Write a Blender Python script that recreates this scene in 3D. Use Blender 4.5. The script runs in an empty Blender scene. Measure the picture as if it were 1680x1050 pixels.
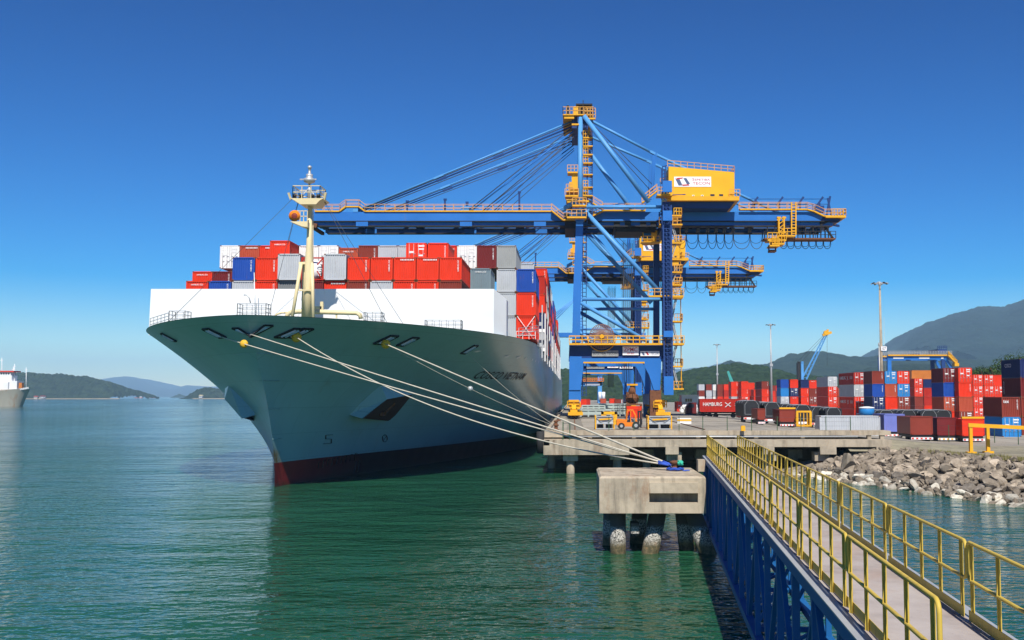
import bpy, math, random
from mathutils import Vector, Matrix, noise
R = math.radians
scene = bpy.context.scene
COL = scene.collection
random.seed(7)

# ------------------------------------------------------------------ camera
F = 1650.0          # focal length in photo pixels (photo is 1680 wide)
CX, HZ = 941.0, 650.0
CAMZ = 7.9
PITCH = math.atan((HZ - 525.0) / F)
cam_d = bpy.data.cameras.new('camera'); cam = bpy.data.objects.new('camera', cam_d); COL.objects.link(cam)
cam.location = (0, 0, CAMZ); cam.rotation_euler = (math.pi / 2 + PITCH, 0, 0)
cam_d.sensor_width = 36; cam_d.lens = F / 1680 * 36
cam_d.shift_x = -(CX - 840) / 1680
cam_d.clip_start = 0.1; cam_d.clip_end = 60000
scene.camera = cam

# ------------------------------------------------------------------ sky, sun, exposure
SUN_EL, SUN_AZ = 51.0, 4.0
wd = bpy.data.worlds.new('World'); scene.world = wd; wd.use_nodes = True
wn = wd.node_tree.nodes; wl = wd.node_tree.links
sky = wn.new('ShaderNodeTexSky'); sky.sky_type = 'NISHITA'; sky.sun_disc = False
sky.sun_elevation = R(SUN_EL); sky.sun_rotation = R(180 - SUN_AZ)
sky.altitude = 0; sky.air_density = 1.0; sky.dust_density = 0.0; sky.ozone_density = 4.0
bg = wn['Background']; bg.inputs['Strength'].default_value = 0.085
hs = wn.new('ShaderNodeHueSaturation'); hs.inputs['Saturation'].default_value = 1.5; hs.inputs['Value'].default_value = 0.325; hs.inputs['Hue'].default_value = .508
gm_ = wn.new('ShaderNodeGamma'); gm_.inputs['Gamma'].default_value = 1.62
wl.new(sky.outputs[0], gm_.inputs['Color']); wl.new(gm_.outputs[0], hs.inputs['Color']); wl.new(hs.outputs[0], bg.inputs['Color'])
sun_d = bpy.data.lights.new('sun', 'SUN'); sun = bpy.data.objects.new('sun', sun_d); COL.objects.link(sun)
sun_d.energy = 5.0; sun_d.angle = R(0.5); sun_d.color = (1.0, 0.95, 0.87)
sun.rotation_euler = (R(90 - SUN_EL), 0, R(SUN_AZ))
scene.view_settings.view_transform = 'Standard'; scene.view_settings.look = 'None'
scene.view_settings.gamma = 1; scene.view_settings.exposure = 0.35
scene.cycles.max_bounces = 6; scene.cycles.volume_bounces = 0
scene.cycles.diffuse_bounces = 3; scene.cycles.glossy_bounces = 3

# ------------------------------------------------------------------ helpers
def at(x, y, Y):
    "world point at depth Y behind photo pixel (x, y)"
    if y == 0: y = 520.0   # only x is wanted
    u = (x - CX) / F; v = (525.0 - y) / F
    dy = math.cos(PITCH) - v * math.sin(PITCH); dz = math.sin(PITCH) + v * math.cos(PITCH)
    t = Y / dy
    return Vector((u * t, Y, CAMZ + dz * t))
def atz(x, y, z):
    u = (x - CX) / F; v = (525.0 - y) / F
    dy = math.cos(PITCH) - v * math.sin(PITCH); dz = math.sin(PITCH) + v * math.cos(PITCH)
    t = (z - CAMZ) / dz
    return Vector((u * t, dy * t, z))
def pix(p):
    dy, dz = p[1], p[2] - CAMZ
    f = dy * math.cos(PITCH) + dz * math.sin(PITCH); up = -dy * math.sin(PITCH) + dz * math.cos(PITCH)
    return CX + F * p[0] / f, 525.0 - F * up / f
def V(*a): return Vector(a)

ORG = {}
class MB:
    def __init__(s): s.v = []; s.f = []; s.m = []; s.mi = 0; s.sm = set()
    def add(s, vs, fs, smooth=False):
        n = len(s.v); s.v += [tuple(v) for v in vs]
        for f in fs:
            if smooth: s.sm.add(len(s.f))
            s.f.append([i + n for i in f]); s.m.append(s.mi)
        return s
    def hexa(s, p): # 8 pts: bottom 0-3 ccw, top 4-7
        return s.add(p, [(3,2,1,0),(4,5,6,7),(0,1,5,4),(1,2,6,5),(2,3,7,6),(3,0,4,7)])
    def box(s, x0, x1, y0, y1, z0, z1):
        return s.hexa([(x0,y0,z0),(x1,y0,z0),(x1,y1,z0),(x0,y1,z0),(x0,y0,z1),(x1,y0,z1),(x1,y1,z1),(x0,y1,z1)])
    def bar(s, p, q, w, h=None, up=None, w2=None, h2=None):
        p = Vector(p); q = Vector(q); h = h or w; d = (q - p).normalized()
        up = Vector(up) if up else (Vector((0,0,1)) if abs(d.z) < 0.9 else Vector((0,1,0)))
        a = d.cross(up).normalized(); b = a.cross(d).normalized()
        w2 = w2 or w; h2 = h2 or h
        P = []
        for c, ww, hh in ((p, w, h), (q, w2, h2)):
            P += [c - a*ww/2 - b*hh/2, c + a*ww/2 - b*hh/2, c + a*ww/2 + b*hh/2, c - a*ww/2 + b*hh/2]
        return s.hexa(P)
    def tube(s, p, q, r, n=8, r2=None, caps=True):
        return s.path([p, q], r, n, r2, caps)
    def path(s, pts, r, n=6, r2=None, caps=True):
        pts = [Vector(p) for p in pts]; r2 = r if r2 is None else r2; k = len(pts)
        vs = []; a = None
        for i, p in enumerate(pts):
            d = (pts[min(i+1, k-1)] - pts[max(i-1, 0)]).normalized()
            if a is None:
                ref = Vector((0,0,1)) if abs(d.z) < 0.9 else Vector((0,1,0)); a = d.cross(ref).normalized()
            else:
                a = (a - d * a.dot(d)).normalized()
            b = d.cross(a); rr = r + (r2 - r) * i / (k - 1)
            for j in range(n):
                t = 2 * math.pi * j / n; vs.append(p + a * (rr * math.cos(t)) + b * (rr * math.sin(t)))
        fs = [(i*n+j, i*n+(j+1)%n, (i+1)*n+(j+1)%n, (i+1)*n+j) for i in range(k-1) for j in range(n)]
        s.add(vs, fs, True)
        if caps:
            m = len(s.v) - len(vs)
            s.f.append([m + j for j in range(n)][::-1]); s.m.append(s.mi)
            s.f.append([m + (k-1)*n + j for j in range(n)]); s.m.append(s.mi)
        return s
    def lathe(s, c, prof, n=12, axis='z'):
        vs = []
        for r, h in prof:
            for j in range(n):
                t = 2*math.pi*j/n; a, b = r*math.cos(t), r*math.sin(t)
                vs.append((c[0]+a, c[1]+b, c[2]+h) if axis == 'z' else ((c[0]+a, c[1]+h, c[2]+b) if axis == 'y' else (c[0]+h, c[1]+a, c[2]+b)))
        k = len(prof)
        fs = [(i*n+j, i*n+(j+1)%n, (i+1)*n+(j+1)%n, (i+1)*n+j) for i in range(k-1) for j in range(n)]
        fs += [tuple(range(n))[::-1], tuple((k-1)*n+j for j in range(n))]
        return s.add(vs, fs, k > 3)
    def prism(s, poly, y0, y1): # poly in XZ
        n = len(poly); vs = [(x, y0, z) for x, z in poly] + [(x, y1, z) for x, z in poly]
        return s.add(vs, [tuple(range(n)), tuple(range(2*n-1, n-1, -1))] + [(i, i+n, (i+1)%n+n, (i+1)%n) for i in range(n)])
    def prismz(s, poly, z0, z1):
        n = len(poly); vs = [(x, y, z0) for x, y in poly] + [(x, y, z1) for x, y in poly]
        return s.add(vs, [tuple(range(n))[::-1], tuple(range(n, 2*n))] + [(i, (i+1)%n, (i+1)%n+n, i+n) for i in range(n)])
    def prismx(s, poly, x0, x1): # poly in YZ
        n = len(poly); vs = [(x0, y, z) for y, z in poly] + [(x1, y, z) for y, z in poly]
        return s.add(vs, [tuple(range(n))[::-1], tuple(range(n, 2*n))] + [(i, (i+1)%n, (i+1)%n+n, i+n) for i in range(n)])
    def corr(s, p, u, v, nrm, n, d):
        "corrugated sheet: p corner, u width vector, v height vector"
        p, u, v, nrm = Vector(p), Vector(u), Vector(v), Vector(nrm)
        prof = []
        for i in range(n):
            prof += [((i + .02)/n, 0), ((i + .36)/n, 0), ((i + .52)/n, -d), ((i + .86)/n, -d)]
        prof = [(0, 0)] + prof + [(1, 0)]
        vs = []
        for a, o in prof: vs += [p + u*a + nrm*o, p + u*a + nrm*o + v]
        return s.add(vs, [(2*i, 2*i+2, 2*i+3, 2*i+1) for i in range(len(prof)-1)])
    def rail(s, p, q, h=1.05, n=None, r=0.035, mids=1, posts=True):
        p, q = Vector(p), Vector(q); L = (q - p).length; n = n or max(1, round(L / 1.6))
        z = Vector((0, 0, 1))
        for k in range(mids + 1):
            o = z * (h * (1 - k / (mids + 1))); s.bar(p + o, q + o, 2*r, 2*r)
        if posts:
            for i in range(n + 1):
                b = p + (q - p) * (i / n); s.bar(b, b + z*h, 2*r, 2*r)
        return s
    def mesh(s, mats, org=(0,0,0), name='mesh'):
        me = bpy.data.meshes.new(name); o = Vector(org)
        me.from_pydata([Vector(v) - o for v in s.v], [], s.f)
        for m in (mats if isinstance(mats, (list, tuple)) else [mats]): me.materials.append(m)
        me.polygons.foreach_set('material_index', s.m)
        if s.sm:
            fl = [i in s.sm for i in range(len(s.f))]; me.polygons.foreach_set('use_smooth', fl)
        me.update(); return me
    def build(s, name, mats, parent=None, org=None):
        if parent is not None: o = ORG[parent.name]
        elif org is not None: o = Vector(org)
        else:
            xs = [v[0] for v in s.v]; ys = [v[1] for v in s.v]; zs = [v[2] for v in s.v]
            o = Vector(((min(xs)+max(xs))/2, (min(ys)+max(ys))/2, min(zs)))
        ob = bpy.data.objects.new(name, s.mesh(mats, o, name)); COL.objects.link(ob)
        if parent is not None: ob.parent = parent
        else: ob.location = o
        ORG[ob.name] = o
        return ob
def tag(o, label=None, cat=None, group=None, kind=None):
    if label: o['label'] = label
    if cat: o['category'] = cat
    if group: o['group'] = group
    if kind: o['kind'] = kind
    return o
def thing(name, loc, label, cat, group=None):
    o = bpy.data.objects.new(name, None); COL.objects.link(o); o.location = loc
    o.empty_display_size = 0.5; ORG[o.name] = Vector(loc)
    return tag(o, label, cat, group)
def copy_tree(o, parent=None):
    c = o.copy(); COL.objects.link(c)
    if parent is not None: c.parent = parent
    for ch in list(o.children): copy_tree(ch, c)
    return c
ORD = ['first','second','third','fourth','fifth','sixth','seventh','eighth','ninth','tenth','eleventh','twelfth','thirteenth','fourteenth','fifteenth','sixteenth','seventeenth','eighteenth']

# text meshes, generated once while the scene is small
TXT = {}
def gen_text(t):
    cu = bpy.data.curves.new('t', 'FONT'); cu.body = t; cu.size = 1.0; cu.extrude = 0; cu.offset = .006; cu.resolution_u = 2
    ob = bpy.data.objects.new('t', cu); COL.objects.link(ob)
    me = bpy.data.meshes.new_from_object(ob.evaluated_get(bpy.context.evaluated_depsgraph_get()))
    vs = [v.co.copy() for v in me.vertices]; fs = [list(p.vertices) for p in me.polygons]
    x0 = min(v.x for v in vs); y0 = min(v.y for v in vs); x1 = max(v.x for v in vs); y1 = max(v.y for v in vs)
    TXT[t] = ([((v.x-x0)/(x1-x0), (v.y-y0)/(y1-y0)) for v in vs], fs)
    bpy.data.objects.remove(ob); bpy.data.curves.remove(cu); bpy.data.meshes.remove(me)
for t in ('COSCO VIETNAM','S','EPETIBA','TECON','ZPMC','振华港机','HAMBURG','SÜD','HAMBURG SÜD','tex','07','COSCO','SEPETIBA TECON'): gen_text(t)
def put_text(mb, t, p, u, v):
    "text filling the rectangle p, p+u, p+v"
    p, u, v = Vector(p), Vector(u), Vector(v); vs, fs = TXT[t]
    mb.add([p + u*a + v*b for a, b in vs], fs)

# ------------------------------------------------------------------ materials
def srgb(r, g, b):
    f = lambda c: (c/255/12.92) if c <= 10 else ((c/255+.055)/1.055)**2.4
    return (f(r), f(g), f(b))
def new_mat(name):
    m = bpy.data.materials.new(name); m.use_nodes = True
    nt = m.node_tree; return m, nt.nodes, nt.links, nt.nodes['Principled BSDF']
def ramp(n, l, fac, stops):
    r = n.new('ShaderNodeValToRGB'); e = r.color_ramp.elements
    while len(e) < len(stops): e.new(0.5)
    for x, (pos, c) in zip(e, stops): x.position = pos; x.color = (*c[:3], 1)
    l.new(fac, r.inputs[0]); return r.outputs[0]
def nz(n, l, scale, detail=4, rough=.6, co=None, mapping=None):
    t = n.new('ShaderNodeTexNoise'); t.inputs['Scale'].default_value = scale; t.inputs['Detail'].default_value = detail; t.inputs['Roughness'].default_value = rough
    if co is None: co = n.new('ShaderNodeTexCoord').outputs['Object']
    if mapping:
        mp = n.new('ShaderNodeMapping'); mp.inputs['Scale'].default_value = mapping; l.new(co, mp.inputs[0]); co = mp.outputs[0]
    l.new(co, t.inputs['Vector']); return t.outputs[0]
def mixc(n, l, fac, a, b, mode='MIX'):
    x = n.new('ShaderNodeMix'); x.data_type = 'RGBA'; x.blend_type = mode
    for s, v in ((x.inputs[0], fac), (x.inputs[6], a), (x.inputs[7], b)):
        if isinstance(v, (int, float)): s.default_value = v
        elif isinstance(v, tuple): s.default_value = (*v[:3], 1)
        else: l.new(v, s)
    return x.outputs[2]
def bumpn(n, l, h, strength, dist, bsdf):
    b = n.new('ShaderNodeBump'); b.inputs['Strength'].default_value = strength; b.inputs['Distance'].default_value = dist
    l.new(h, b.inputs['Height']); l.new(b.outputs[0], bsdf.inputs['Normal'])
def paint(name, c, rough=.45, metal=0, dirt=.35, dirtc=(.10,.06,.04), scale=.9, spots=.62, streak=True):
    "painted steel with faded patches and streaky grime"
    m, n, l, b = new_mat(name)
    co = n.new('ShaderNodeTexCoord').outputs['Object']
    g = n.new('ShaderNodeObjectInfo')
    off = n.new('ShaderNodeVectorMath'); off.operation = 'MULTIPLY_ADD'
    cmb = n.new('ShaderNodeCombineXYZ')
    for i in range(3): l.new(g.outputs['Random'], cmb.inputs[i])
    l.new(cmb.outputs[0], off.inputs[0]); off.inputs[1].default_value = (37, 53, 71); l.new(co, off.inputs[2]); co = off.outputs[0]
    f1 = nz(n, l, scale*.6, 3, .6, co)
    c1 = mixc(n, l, f1, tuple(x*.80 for x in c), tuple(min(.9, x*1.18+.008) for x in c))
    f2 = nz(n, l, scale*2.2, 6, .7, co, (1, 1, .22) if streak else None)
    f2 = ramp(n, l, f2, [(spots, (0,0,0)), (min(1, spots+.16), (1,1,1))])
    mu = n.new('ShaderNodeMath'); mu.operation = 'MULTIPLY'; l.new(f2, mu.inputs[0]); mu.inputs[1].default_value = dirt
    l.new(mixc(n, l, mu.outputs[0], c1, dirtc), b.inputs['Base Color'])
    b.inputs['Roughness'].default_value = rough; b.inputs['Metallic'].default_value = metal; b.inputs['Specular IOR Level'].default_value = .22
    return m
def plain(name, c, rough=.6, metal=0):
    m, n, l, b = new_mat(name); b.inputs['Base Color'].default_value = (*c, 1); b.inputs['Roughness'].default_value = rough; b.inputs['Metallic'].default_value = metal
    return m
def concrete(name, c, scale=.8, dark=.45, streak=True, rust=0):
    m, n, l, b = new_mat(name)
    co = n.new('ShaderNodeNewGeometry').outputs['Position']
    f1 = nz(n, l, scale, 6, .65, co); c1 = ramp(n, l, f1, [(.3, tuple(x*.7 for x in c)), (.52, c), (.75, tuple(x*1.2 for x in c))])
    f2 = nz(n, l, scale*1.6, 6, .7, co, (1, 1, .12) if streak else None); f2 = ramp(n, l, f2, [(.5, (0,0,0)), (.72, (1,1,1))])
    mu = n.new('ShaderNodeMath'); mu.operation = 'MULTIPLY'; l.new(f2, mu.inputs[0]); mu.inputs[1].default_value = dark
    c2 = mixc(n, l, mu.outputs[0], c1, tuple(x*.28 for x in c))
    if rust:
        f3 = ramp(n, l, nz(n, l, scale*.9, 5, .7, co, (1,1,.4)), [(.55, (0,0,0)), (.68, (1,1,1))])
        mu2 = n.new('ShaderNodeMath'); mu2.operation = 'MULTIPLY'; l.new(f3, mu2.inputs[0]); mu2.inputs[1].default_value = rust
        c2 = mixc(n, l, mu2.outputs[0], c2, (.22,.10,.04))
    l.new(c2, b.inputs['Base Color']); b.inputs['Roughness'].default_value = .85
    bumpn(n, l, nz(n, l, scale*9, 5, .7, co), .35, .03, b)
    return m

M = {}
CC = {'red': (.68,.034,.007), 'deep red': (.42,.020,.008), 'brown': (.22,.034,.019), 'maroon': (.15,.014,.014), 'salmon': (.42,.070,.030),
      'pale grey': (.44,.46,.48), 'grey': (.30,.31,.30), 'dark grey': (.19,.20,.20), 'slate': (.17,.23,.26), 'white': (.74,.74,.71), 'blue': (.012,.065,.33),
      'light blue': (.02,.20,.50), 'navy': (.010,.022,.10), 'orange': (.52,.17,.03), 'green': (.03,.16,.09)}
for k, c in CC.items(): M['c_'+k] = paint('container_paint_'+k.replace(' ','_'), c, .5, 0, .5, (.13,.065,.035), .9, .60)
M['blue'] = paint('crane_blue', (.022,.150,.47), .42, 0, .35, (.20,.17,.14), .35, .62)
M['lblue'] = paint('crane_tube_blue', (.085,.29,.60), .4, 0, .25, (.2,.17,.14), .35, .62)
M['dblue'] = paint('crane_deep_blue', (.012,.045,.17), .5, 0, .3, (.05,.04,.04), .4, .6)
M['yel'] = paint('safety_yellow', (.72,.36,.012), .5, 0, .35, (.20,.09,.03), 1.2, .6)
M['house'] = paint('house_yellow', (.80,.40,.010), .5, 0, .22, (.4,.2,.03), .3, .62)
M['pinkrail'] = paint('orange_rail', (.66,.33,.07), .6, 0, .3, (.2,.1,.05), 1.2, .6)
M['black'] = paint('dark_machinery', (.022,.022,.024), .6, 0, .4, (.06,.04,.03), 1.0, .55)
M['rubber'] = plain('rubber', (.018,.018,.019), .8)
M['cable'] = plain('steel_cable', (.05,.055,.07), .6)
M['white'] = paint('white_paint', (.80,.80,.79), .5, 0, .25, (.42,.34,.26), .3, .60)
M['cream'] = paint('cream_paint', (.70,.58,.33), .5, 0, .3, (.35,.2,.08), .7, .64)
M['glass'] = plain('dark_glass', (.02,.03,.04), .08)
M['rust'] = paint('rusty_steel', (.16,.065,.03), .8, 0, .6, (.05,.025,.015), 1.5, .5, False)
M['orange'] = paint('forklift_orange', (.75,.20,.012), .4, 0, .3, (.2,.08,.03), 2, .62)
M['rope'] = paint('pale_rope', (.50,.46,.37), .9, 0, .5, (.25,.2,.14), 3, .55, False)
M['bluerope'] = plain('blue_rope', (.03,.09,.45), .85)
M['greenrope'] = plain('green_rope', (.03,.42,.28), .85)
M['galv'] = paint('galvanised', (.42,.43,.43), .45, .3, .3, (.2,.18,.15), 2, .6)
M['signwhite'] = plain('sign_white', (.80,.80,.80), .5)
M['signred'] = plain('sign_red', (.50,.02,.025), .5)
M['signblue'] = plain('sign_slate_blue', (.07,.10,.19), .5)
M['textdark'] = plain('marking_dark', (.008,.010,.012), .7)
M['textwhite'] = plain('marking_white', (.72,.72,.70), .6)
M['hatch'] = paint('hatch_cover_green', (.40,.47,.45), .55, 0, .3, (.2,.12,.07), .6, .6)
M['conc'] = concrete('concrete', (.39,.325,.235), .7, .85, True, .4)
M['concdeck'] = concrete('concrete_deck', (.47,.43,.36), .25, .35, False)
M['concdark'] = concrete('concrete_weathered', (.22,.20,.16), .8, .6, True, .3)
M['rail'] = paint('railing_yellow', (.52,.37,.06), .5, 0, .6, (.16,.11,.05), 3.0, .56)
M['trussblue'] = paint('truss_blue', (.008,.10,.28), .5, 0, .35, (.02,.03,.06), 1.2, .58)
M['fencegreen'] = paint('fence_green', (.04,.09,.04), .7, 0, .4, (.1,.06,.03), 2, .6)
# ------------------------------------------------------------------ water
def water_mat():
    m, n, l, b = new_mat('sea_water')
    co = n.new('ShaderNodeNewGeometry').outputs['Position']
    f = nz(n, l, .02, 4, .6, co, (1, .35, 1))
    l.new(ramp(n, l, f, [(.35, (.009,.060,.027)), (.65, (.015,.084,.041))]), b.inputs['Base Color'])
    b.inputs['Roughness'].default_value = .06; b.inputs['IOR'].default_value = 1.33
    w1 = nz(n, l, .45, 2, .5, co, (.5, 1, 1)); w2 = nz(n, l, 2.2, 2, .5, co, (.6, 1, 1)); w3 = nz(n, l, .07, 2, .5, co, (.5, 1, 1))
    s = n.new('ShaderNodeMath'); s.operation = 'MULTIPLY_ADD'; l.new(w1, s.inputs[0]); s.inputs[1].default_value = 2.4; l.new(w2, s.inputs[2])
    s3 = n.new('ShaderNodeMath'); s3.operation = 'MULTIPLY_ADD'; l.new(w3, s3.inputs[0]); s3.inputs[1].default_value = 6.0; l.new(s.outputs[0], s3.inputs[2])
    gu = ramp(n, l, nz(n, l, .013, 3, .55, co, (1, .45, 1)), [(.36,(.45,.45,.45)),(.62,(1.15,1.15,1.15))])
    sg = n.new('ShaderNodeMath'); sg.operation = 'MULTIPLY'; l.new(s3.outputs[0], sg.inputs[0]); l.new(gu, sg.inputs[1])   # gusts: calmer and rougher patches
    bumpn(n, l, sg.outputs[0], 1.0, .21, b)
    return m
M['water'] = water_mat()
w = MB(); w.add([(-45000,-400,0),(45000,-400,0),(45000,45000,0),(-45000,45000,0)], [(0,1,2,3)])
tag(w.build('sea', M['water'], org=(0,0,0)), kind='structure')

# ------------------------------------------------------------------ hills, islands
def forest_mat(name, a, b_, scale, bump=0):
    m, n, l, b = new_mat(name); co = n.new('ShaderNodeNewGeometry').outputs['Position']
    f = nz(n, l, scale, 5, .7, co); f2 = nz(n, l, scale*.12, 3, .6, co)
    c = ramp(n, l, f, [(.32, tuple(x*.22 for x in a)), (.5, a), (.72, b_)])
    l.new(mixc(n, l, ramp(n, l, f2, [(.35,(0,0,0)),(.65,(1,1,1))]), c, mixc(n, l, .5, c, tuple(x*.6 for x in a))), b.inputs['Base Color'])
    b.inputs['Roughness'].default_value = .95; b.inputs['Specular IOR Level'].default_value = .1
    if bump: bumpn(n, l, nz(n, l, scale, 6, .75, co), 1.0, bump, b)
    return m
def interp(pts, x):
    if x <= pts[0][0]: return pts[0][1]
    for (a, p), (b, q) in zip(pts, pts[1:]):
        if x <= b:
            t = (x - a) / (b - a); t = t*t*(3-2*t)*.5 + t*.5; return p + (q - p) * t
    return pts[-1][1]
def hill(name, D, outline, front, back, nx, ny, mat, canopy=None, rough=0.06, rs=1.0, seed=0, top_off=0, kindname=None):
    "a terrain ridge whose skyline at distance D follows the outline; canopy = (crown size, crown height)"
    pts = [(at(x, y, D).x, max(0, at(x, y, D).z)) for x, y in outline]
    X0, X1 = pts[0][0], pts[-1][0]; H = max(p[1] for p in pts)
    vs = []
    for j in range(ny + 1):
        v = j / ny; Y = D - front + (front + back) * v
        if Y < D: sh = ((Y - D + front) / front); sh = sh**.8 if front < 1.5*H else math.sin(sh*math.pi/2)**1.1
        else: sh = 1 - .8 * ((Y - D) / back)**1.5
        for i in range(nx + 1):
            X = X0 + (X1 - X0) * i / nx
            h = interp(pts, X * D / max(Y, D*.45) if (Y < D and front > .15*D) else X)
            n1 = noise.fractal(Vector((X/(H*1.6)*rs + seed, Y/(H*1.6)*rs, seed*1.7)), .9, 2.1, 5)
            h = h * sh * (1 + rough * n1 * (2.2 - 1.6*sh)) 
            if canopy and h > canopy[1]*.3:
                dd = noise.voronoi(Vector((X/canopy[0], Y/canopy[0], seed)))[0][0]
                big = noise.noise(Vector((X/canopy[0]/5, Y/canopy[0]/5, seed+3)))
                h += canopy[1] * (max(0, 1 - 1.25*dd*dd) * (.75 + .5*big)) - canopy[1]*.55
            if Y < D and front > .15*D: h *= .985*Y/D
            vs.append((X, Y, max(h, -2) if v > 0 else -2))
    fs = [(j*(nx+1)+i, j*(nx+1)+i+1, (j+1)*(nx+1)+i+1, (j+1)*(nx+1)+i) for j in range(ny) for i in range(nx)]
    mb = MB(); mb.add(vs, fs, True); ob = mb.build(name, mat, org=(0,0,0))
    return ob
f_near = forest_mat('forest_near', (.020,.042,.013), (.048,.078,.024), .11)
f_isl = forest_mat('forest_island', (.020,.036,.012), (.042,.062,.02), .05)
f_mid = forest_mat('forest_mid', (.020,.040,.018), (.038,.060,.024), .02, 25)
f_far = forest_mat('forest_far', (.016,.034,.026), (.028,.050,.036), .006, 60)
tag(hill('wooded_hill', 1250, [(880,618),(930,608),(985,605),(1040,607),(1100,611),(1166,602),(1211,599),(1246,602),(1280,608),(1326,617),(1400,626),(1500,640)], 380, 300, 460, 210, f_near, (9.5, 9), .05, 1, 3), kind='structure')
tag(hill('ridge', 3300, [(1090,625),(1140,612),(1182,599),(1199,591),(1218,595),(1239,599),(1262,597),(1283,588),(1303,580.5),(1339,576),(1370,579),(1400,584),(1423,585),(1441,582),(1470,580),(1540,585),(1640,592),(1760,600)], 1000, 900, 300, 90, f_mid, (34, 16), .05, 1.3, 11), kind='structure')
tag(hill('ridge', 2300, [(1300,632),(1340,622),(1390,612),(1440,603),(1500,598),(1560,600),(1620,606),(1760,610)], 700, 700, 260, 70, f_mid, (24, 12), .05, 1.2, 6), kind='structure')
tag(hill('mountain', 5200, [(1400,640),(1440,600),(1466,575),(1484,562),(1491,552),(1514,536),(1540,526),(1569,515),(1590,509),(1610,504),(1632,505),(1651,504),(1666,498),(1680,492),(1720,478),(1780,462),(1850,470),(1950,500)], 2400, 2000, 300, 130, f_far, (40, 22), .035, 2.2, 21), kind='structure')
tag(hill('mountain', 12000, [(820,640),(900,622),(960,612),(1040,609),(1090,606),(1120,606),(1150,603),(1183,594),(1220,600),(1300,612),(1450,625)], 3000, 2500, 160, 40, f_far, None, .08, 1.5, 31), kind='structure')
tag(hill('mountain', 13500, [(120,640),(150,628),(166,622),(185,619),(203,618),(218,620),(233,624),(252,631),(265,634),(279,638),(293,635),(307,632),(330,634),(356,634),(390,630),(450,636),(560,645)], 3000, 2500, 200, 40, f_far, None, .08, 1.5, 41), kind='structure')
tag(hill('mountain', 12500, [(-80,622),(-30,626),(0,630),(60,634),(130,640),(200,648)], 3000, 2500, 100, 30, f_far, None, .08, 1.5, 44), kind='structure')
tag(hill('island', 3000, [(-60,628),(-10,617),(30,612),(63,611),(90,615),(120,616),(142,618),(164,623),(180,628),(192,632.5),(205,640),(214,649)], 200, 230, 420, 120, f_isl, (12, 12), .06, 1, 51), kind='structure')
tag(hill('island', 3000, [(311,650),(318,644),(326,640),(338,637),(350,637),(362,638),(378,642),(392,650)], 85, 100, 170, 60, f_isl, (11, 10), .06, 1, 57), kind='structure')
tag(hill('islet', 5600, [(283,651),(288,648),(294,646.6),(300,648),(304,651)], 40, 50, 30, 12, f_isl, (16, 8), .05, 1, 59), kind='structure')
# beaches and villas on the islands
sand = concrete('beach_sand', (.30,.24,.15), .05, .3, False)
def beach(xa, xb, D, w=10):
    a = at(xa, 650, D).x; b = at(xb, 650, D).x; mb = MB(); vs = []; n = 40
    for i in range(n+1):
        X = a + (b-a)*i/n; o = 8*noise.noise(Vector((X/90, 3, 0)))
        vs += [(X, D-w+o, -.3), (X, D-w*.2+o, 1.6), (X, D+w*6+o, 2.0)]
    mb.add(vs, [(3*i+k, 3*i+3+k, 3*i+4+k, 3*i+1+k) for i in range(n) for k in (0,1)], True)
    tag(mb.build('beach', sand, org=(0,0,0)), kind='structure')
beach(20, 196, 2800, 4); beach(316, 386, 2915, 3)
def villa(x, D, z, w, h, roofm, label, name='villa'):
    p = at(x, 650, D); t = thing(name, (p.x, D, z), label, 'house')
    MB().box(p.x-w/2, p.x+w/2, D, D+8, z, z+h).build('wall', M['white'], t)
    MB().prism([(p.x-w/2-1, z+h), (p.x+w/2+1, z+h), (p.x+w/4, z+h+3), (p.x-w/4, z+h+3)], D-1, D+9).build('roof', roofm, t)
    g = MB()
    for k in range(3): g.box(p.x-w/2+w*(.12+.3*k), p.x-w/2+w*(.28+.3*k), D-.15, D+.1, z+1.2, z+h-.8)
    g.build('window', M['glass'], t)
villa(69, 2792, 2, 13, 5, M['c_brown'], 'low white villa with brown roof on the shore of the long wooded island')
villa(58, 2800, 2, 8, 4, M['c_salmon'], 'small villa with salmon roof left of the brown roofed one on the island')
villa(329, 2912, 3, 9, 6, M['cream'], 'pale villa on the shore of the small round island beside the bow')
for k, (x, c, lb) in enumerate(((228,'c_salmon','low salmon hulled skiff on open water between the two islands'), (253,'c_brown','brown skiff farther right on open water near the small island'))):
    p = atz(x, 653.2, 0); t = thing('skiff', (p.x, p.y, 0), lb, 'boat')
    mb = MB(); X, Y = p.x, p.y
    mb.add([(X-16,Y,-.5),(X+14,Y,-.5),(X+14,Y+6,-.5),(X-16,Y+6,-.5),(X-20,Y-1,3.5),(X+15,Y-1,3),(X+15,Y+7,3),(X-20,Y+7,3.5)], [(3,2,1,0),(4,5,6,7),(0,1,5,4),(1,2,6,5),(2,3,7,6),(3,0,4,7)])
    mb.build('hull', M[c], t); MB().box(X+2, X+10, Y+1, Y+5, 3, 6).build('cabin', M['white'], t)

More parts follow.
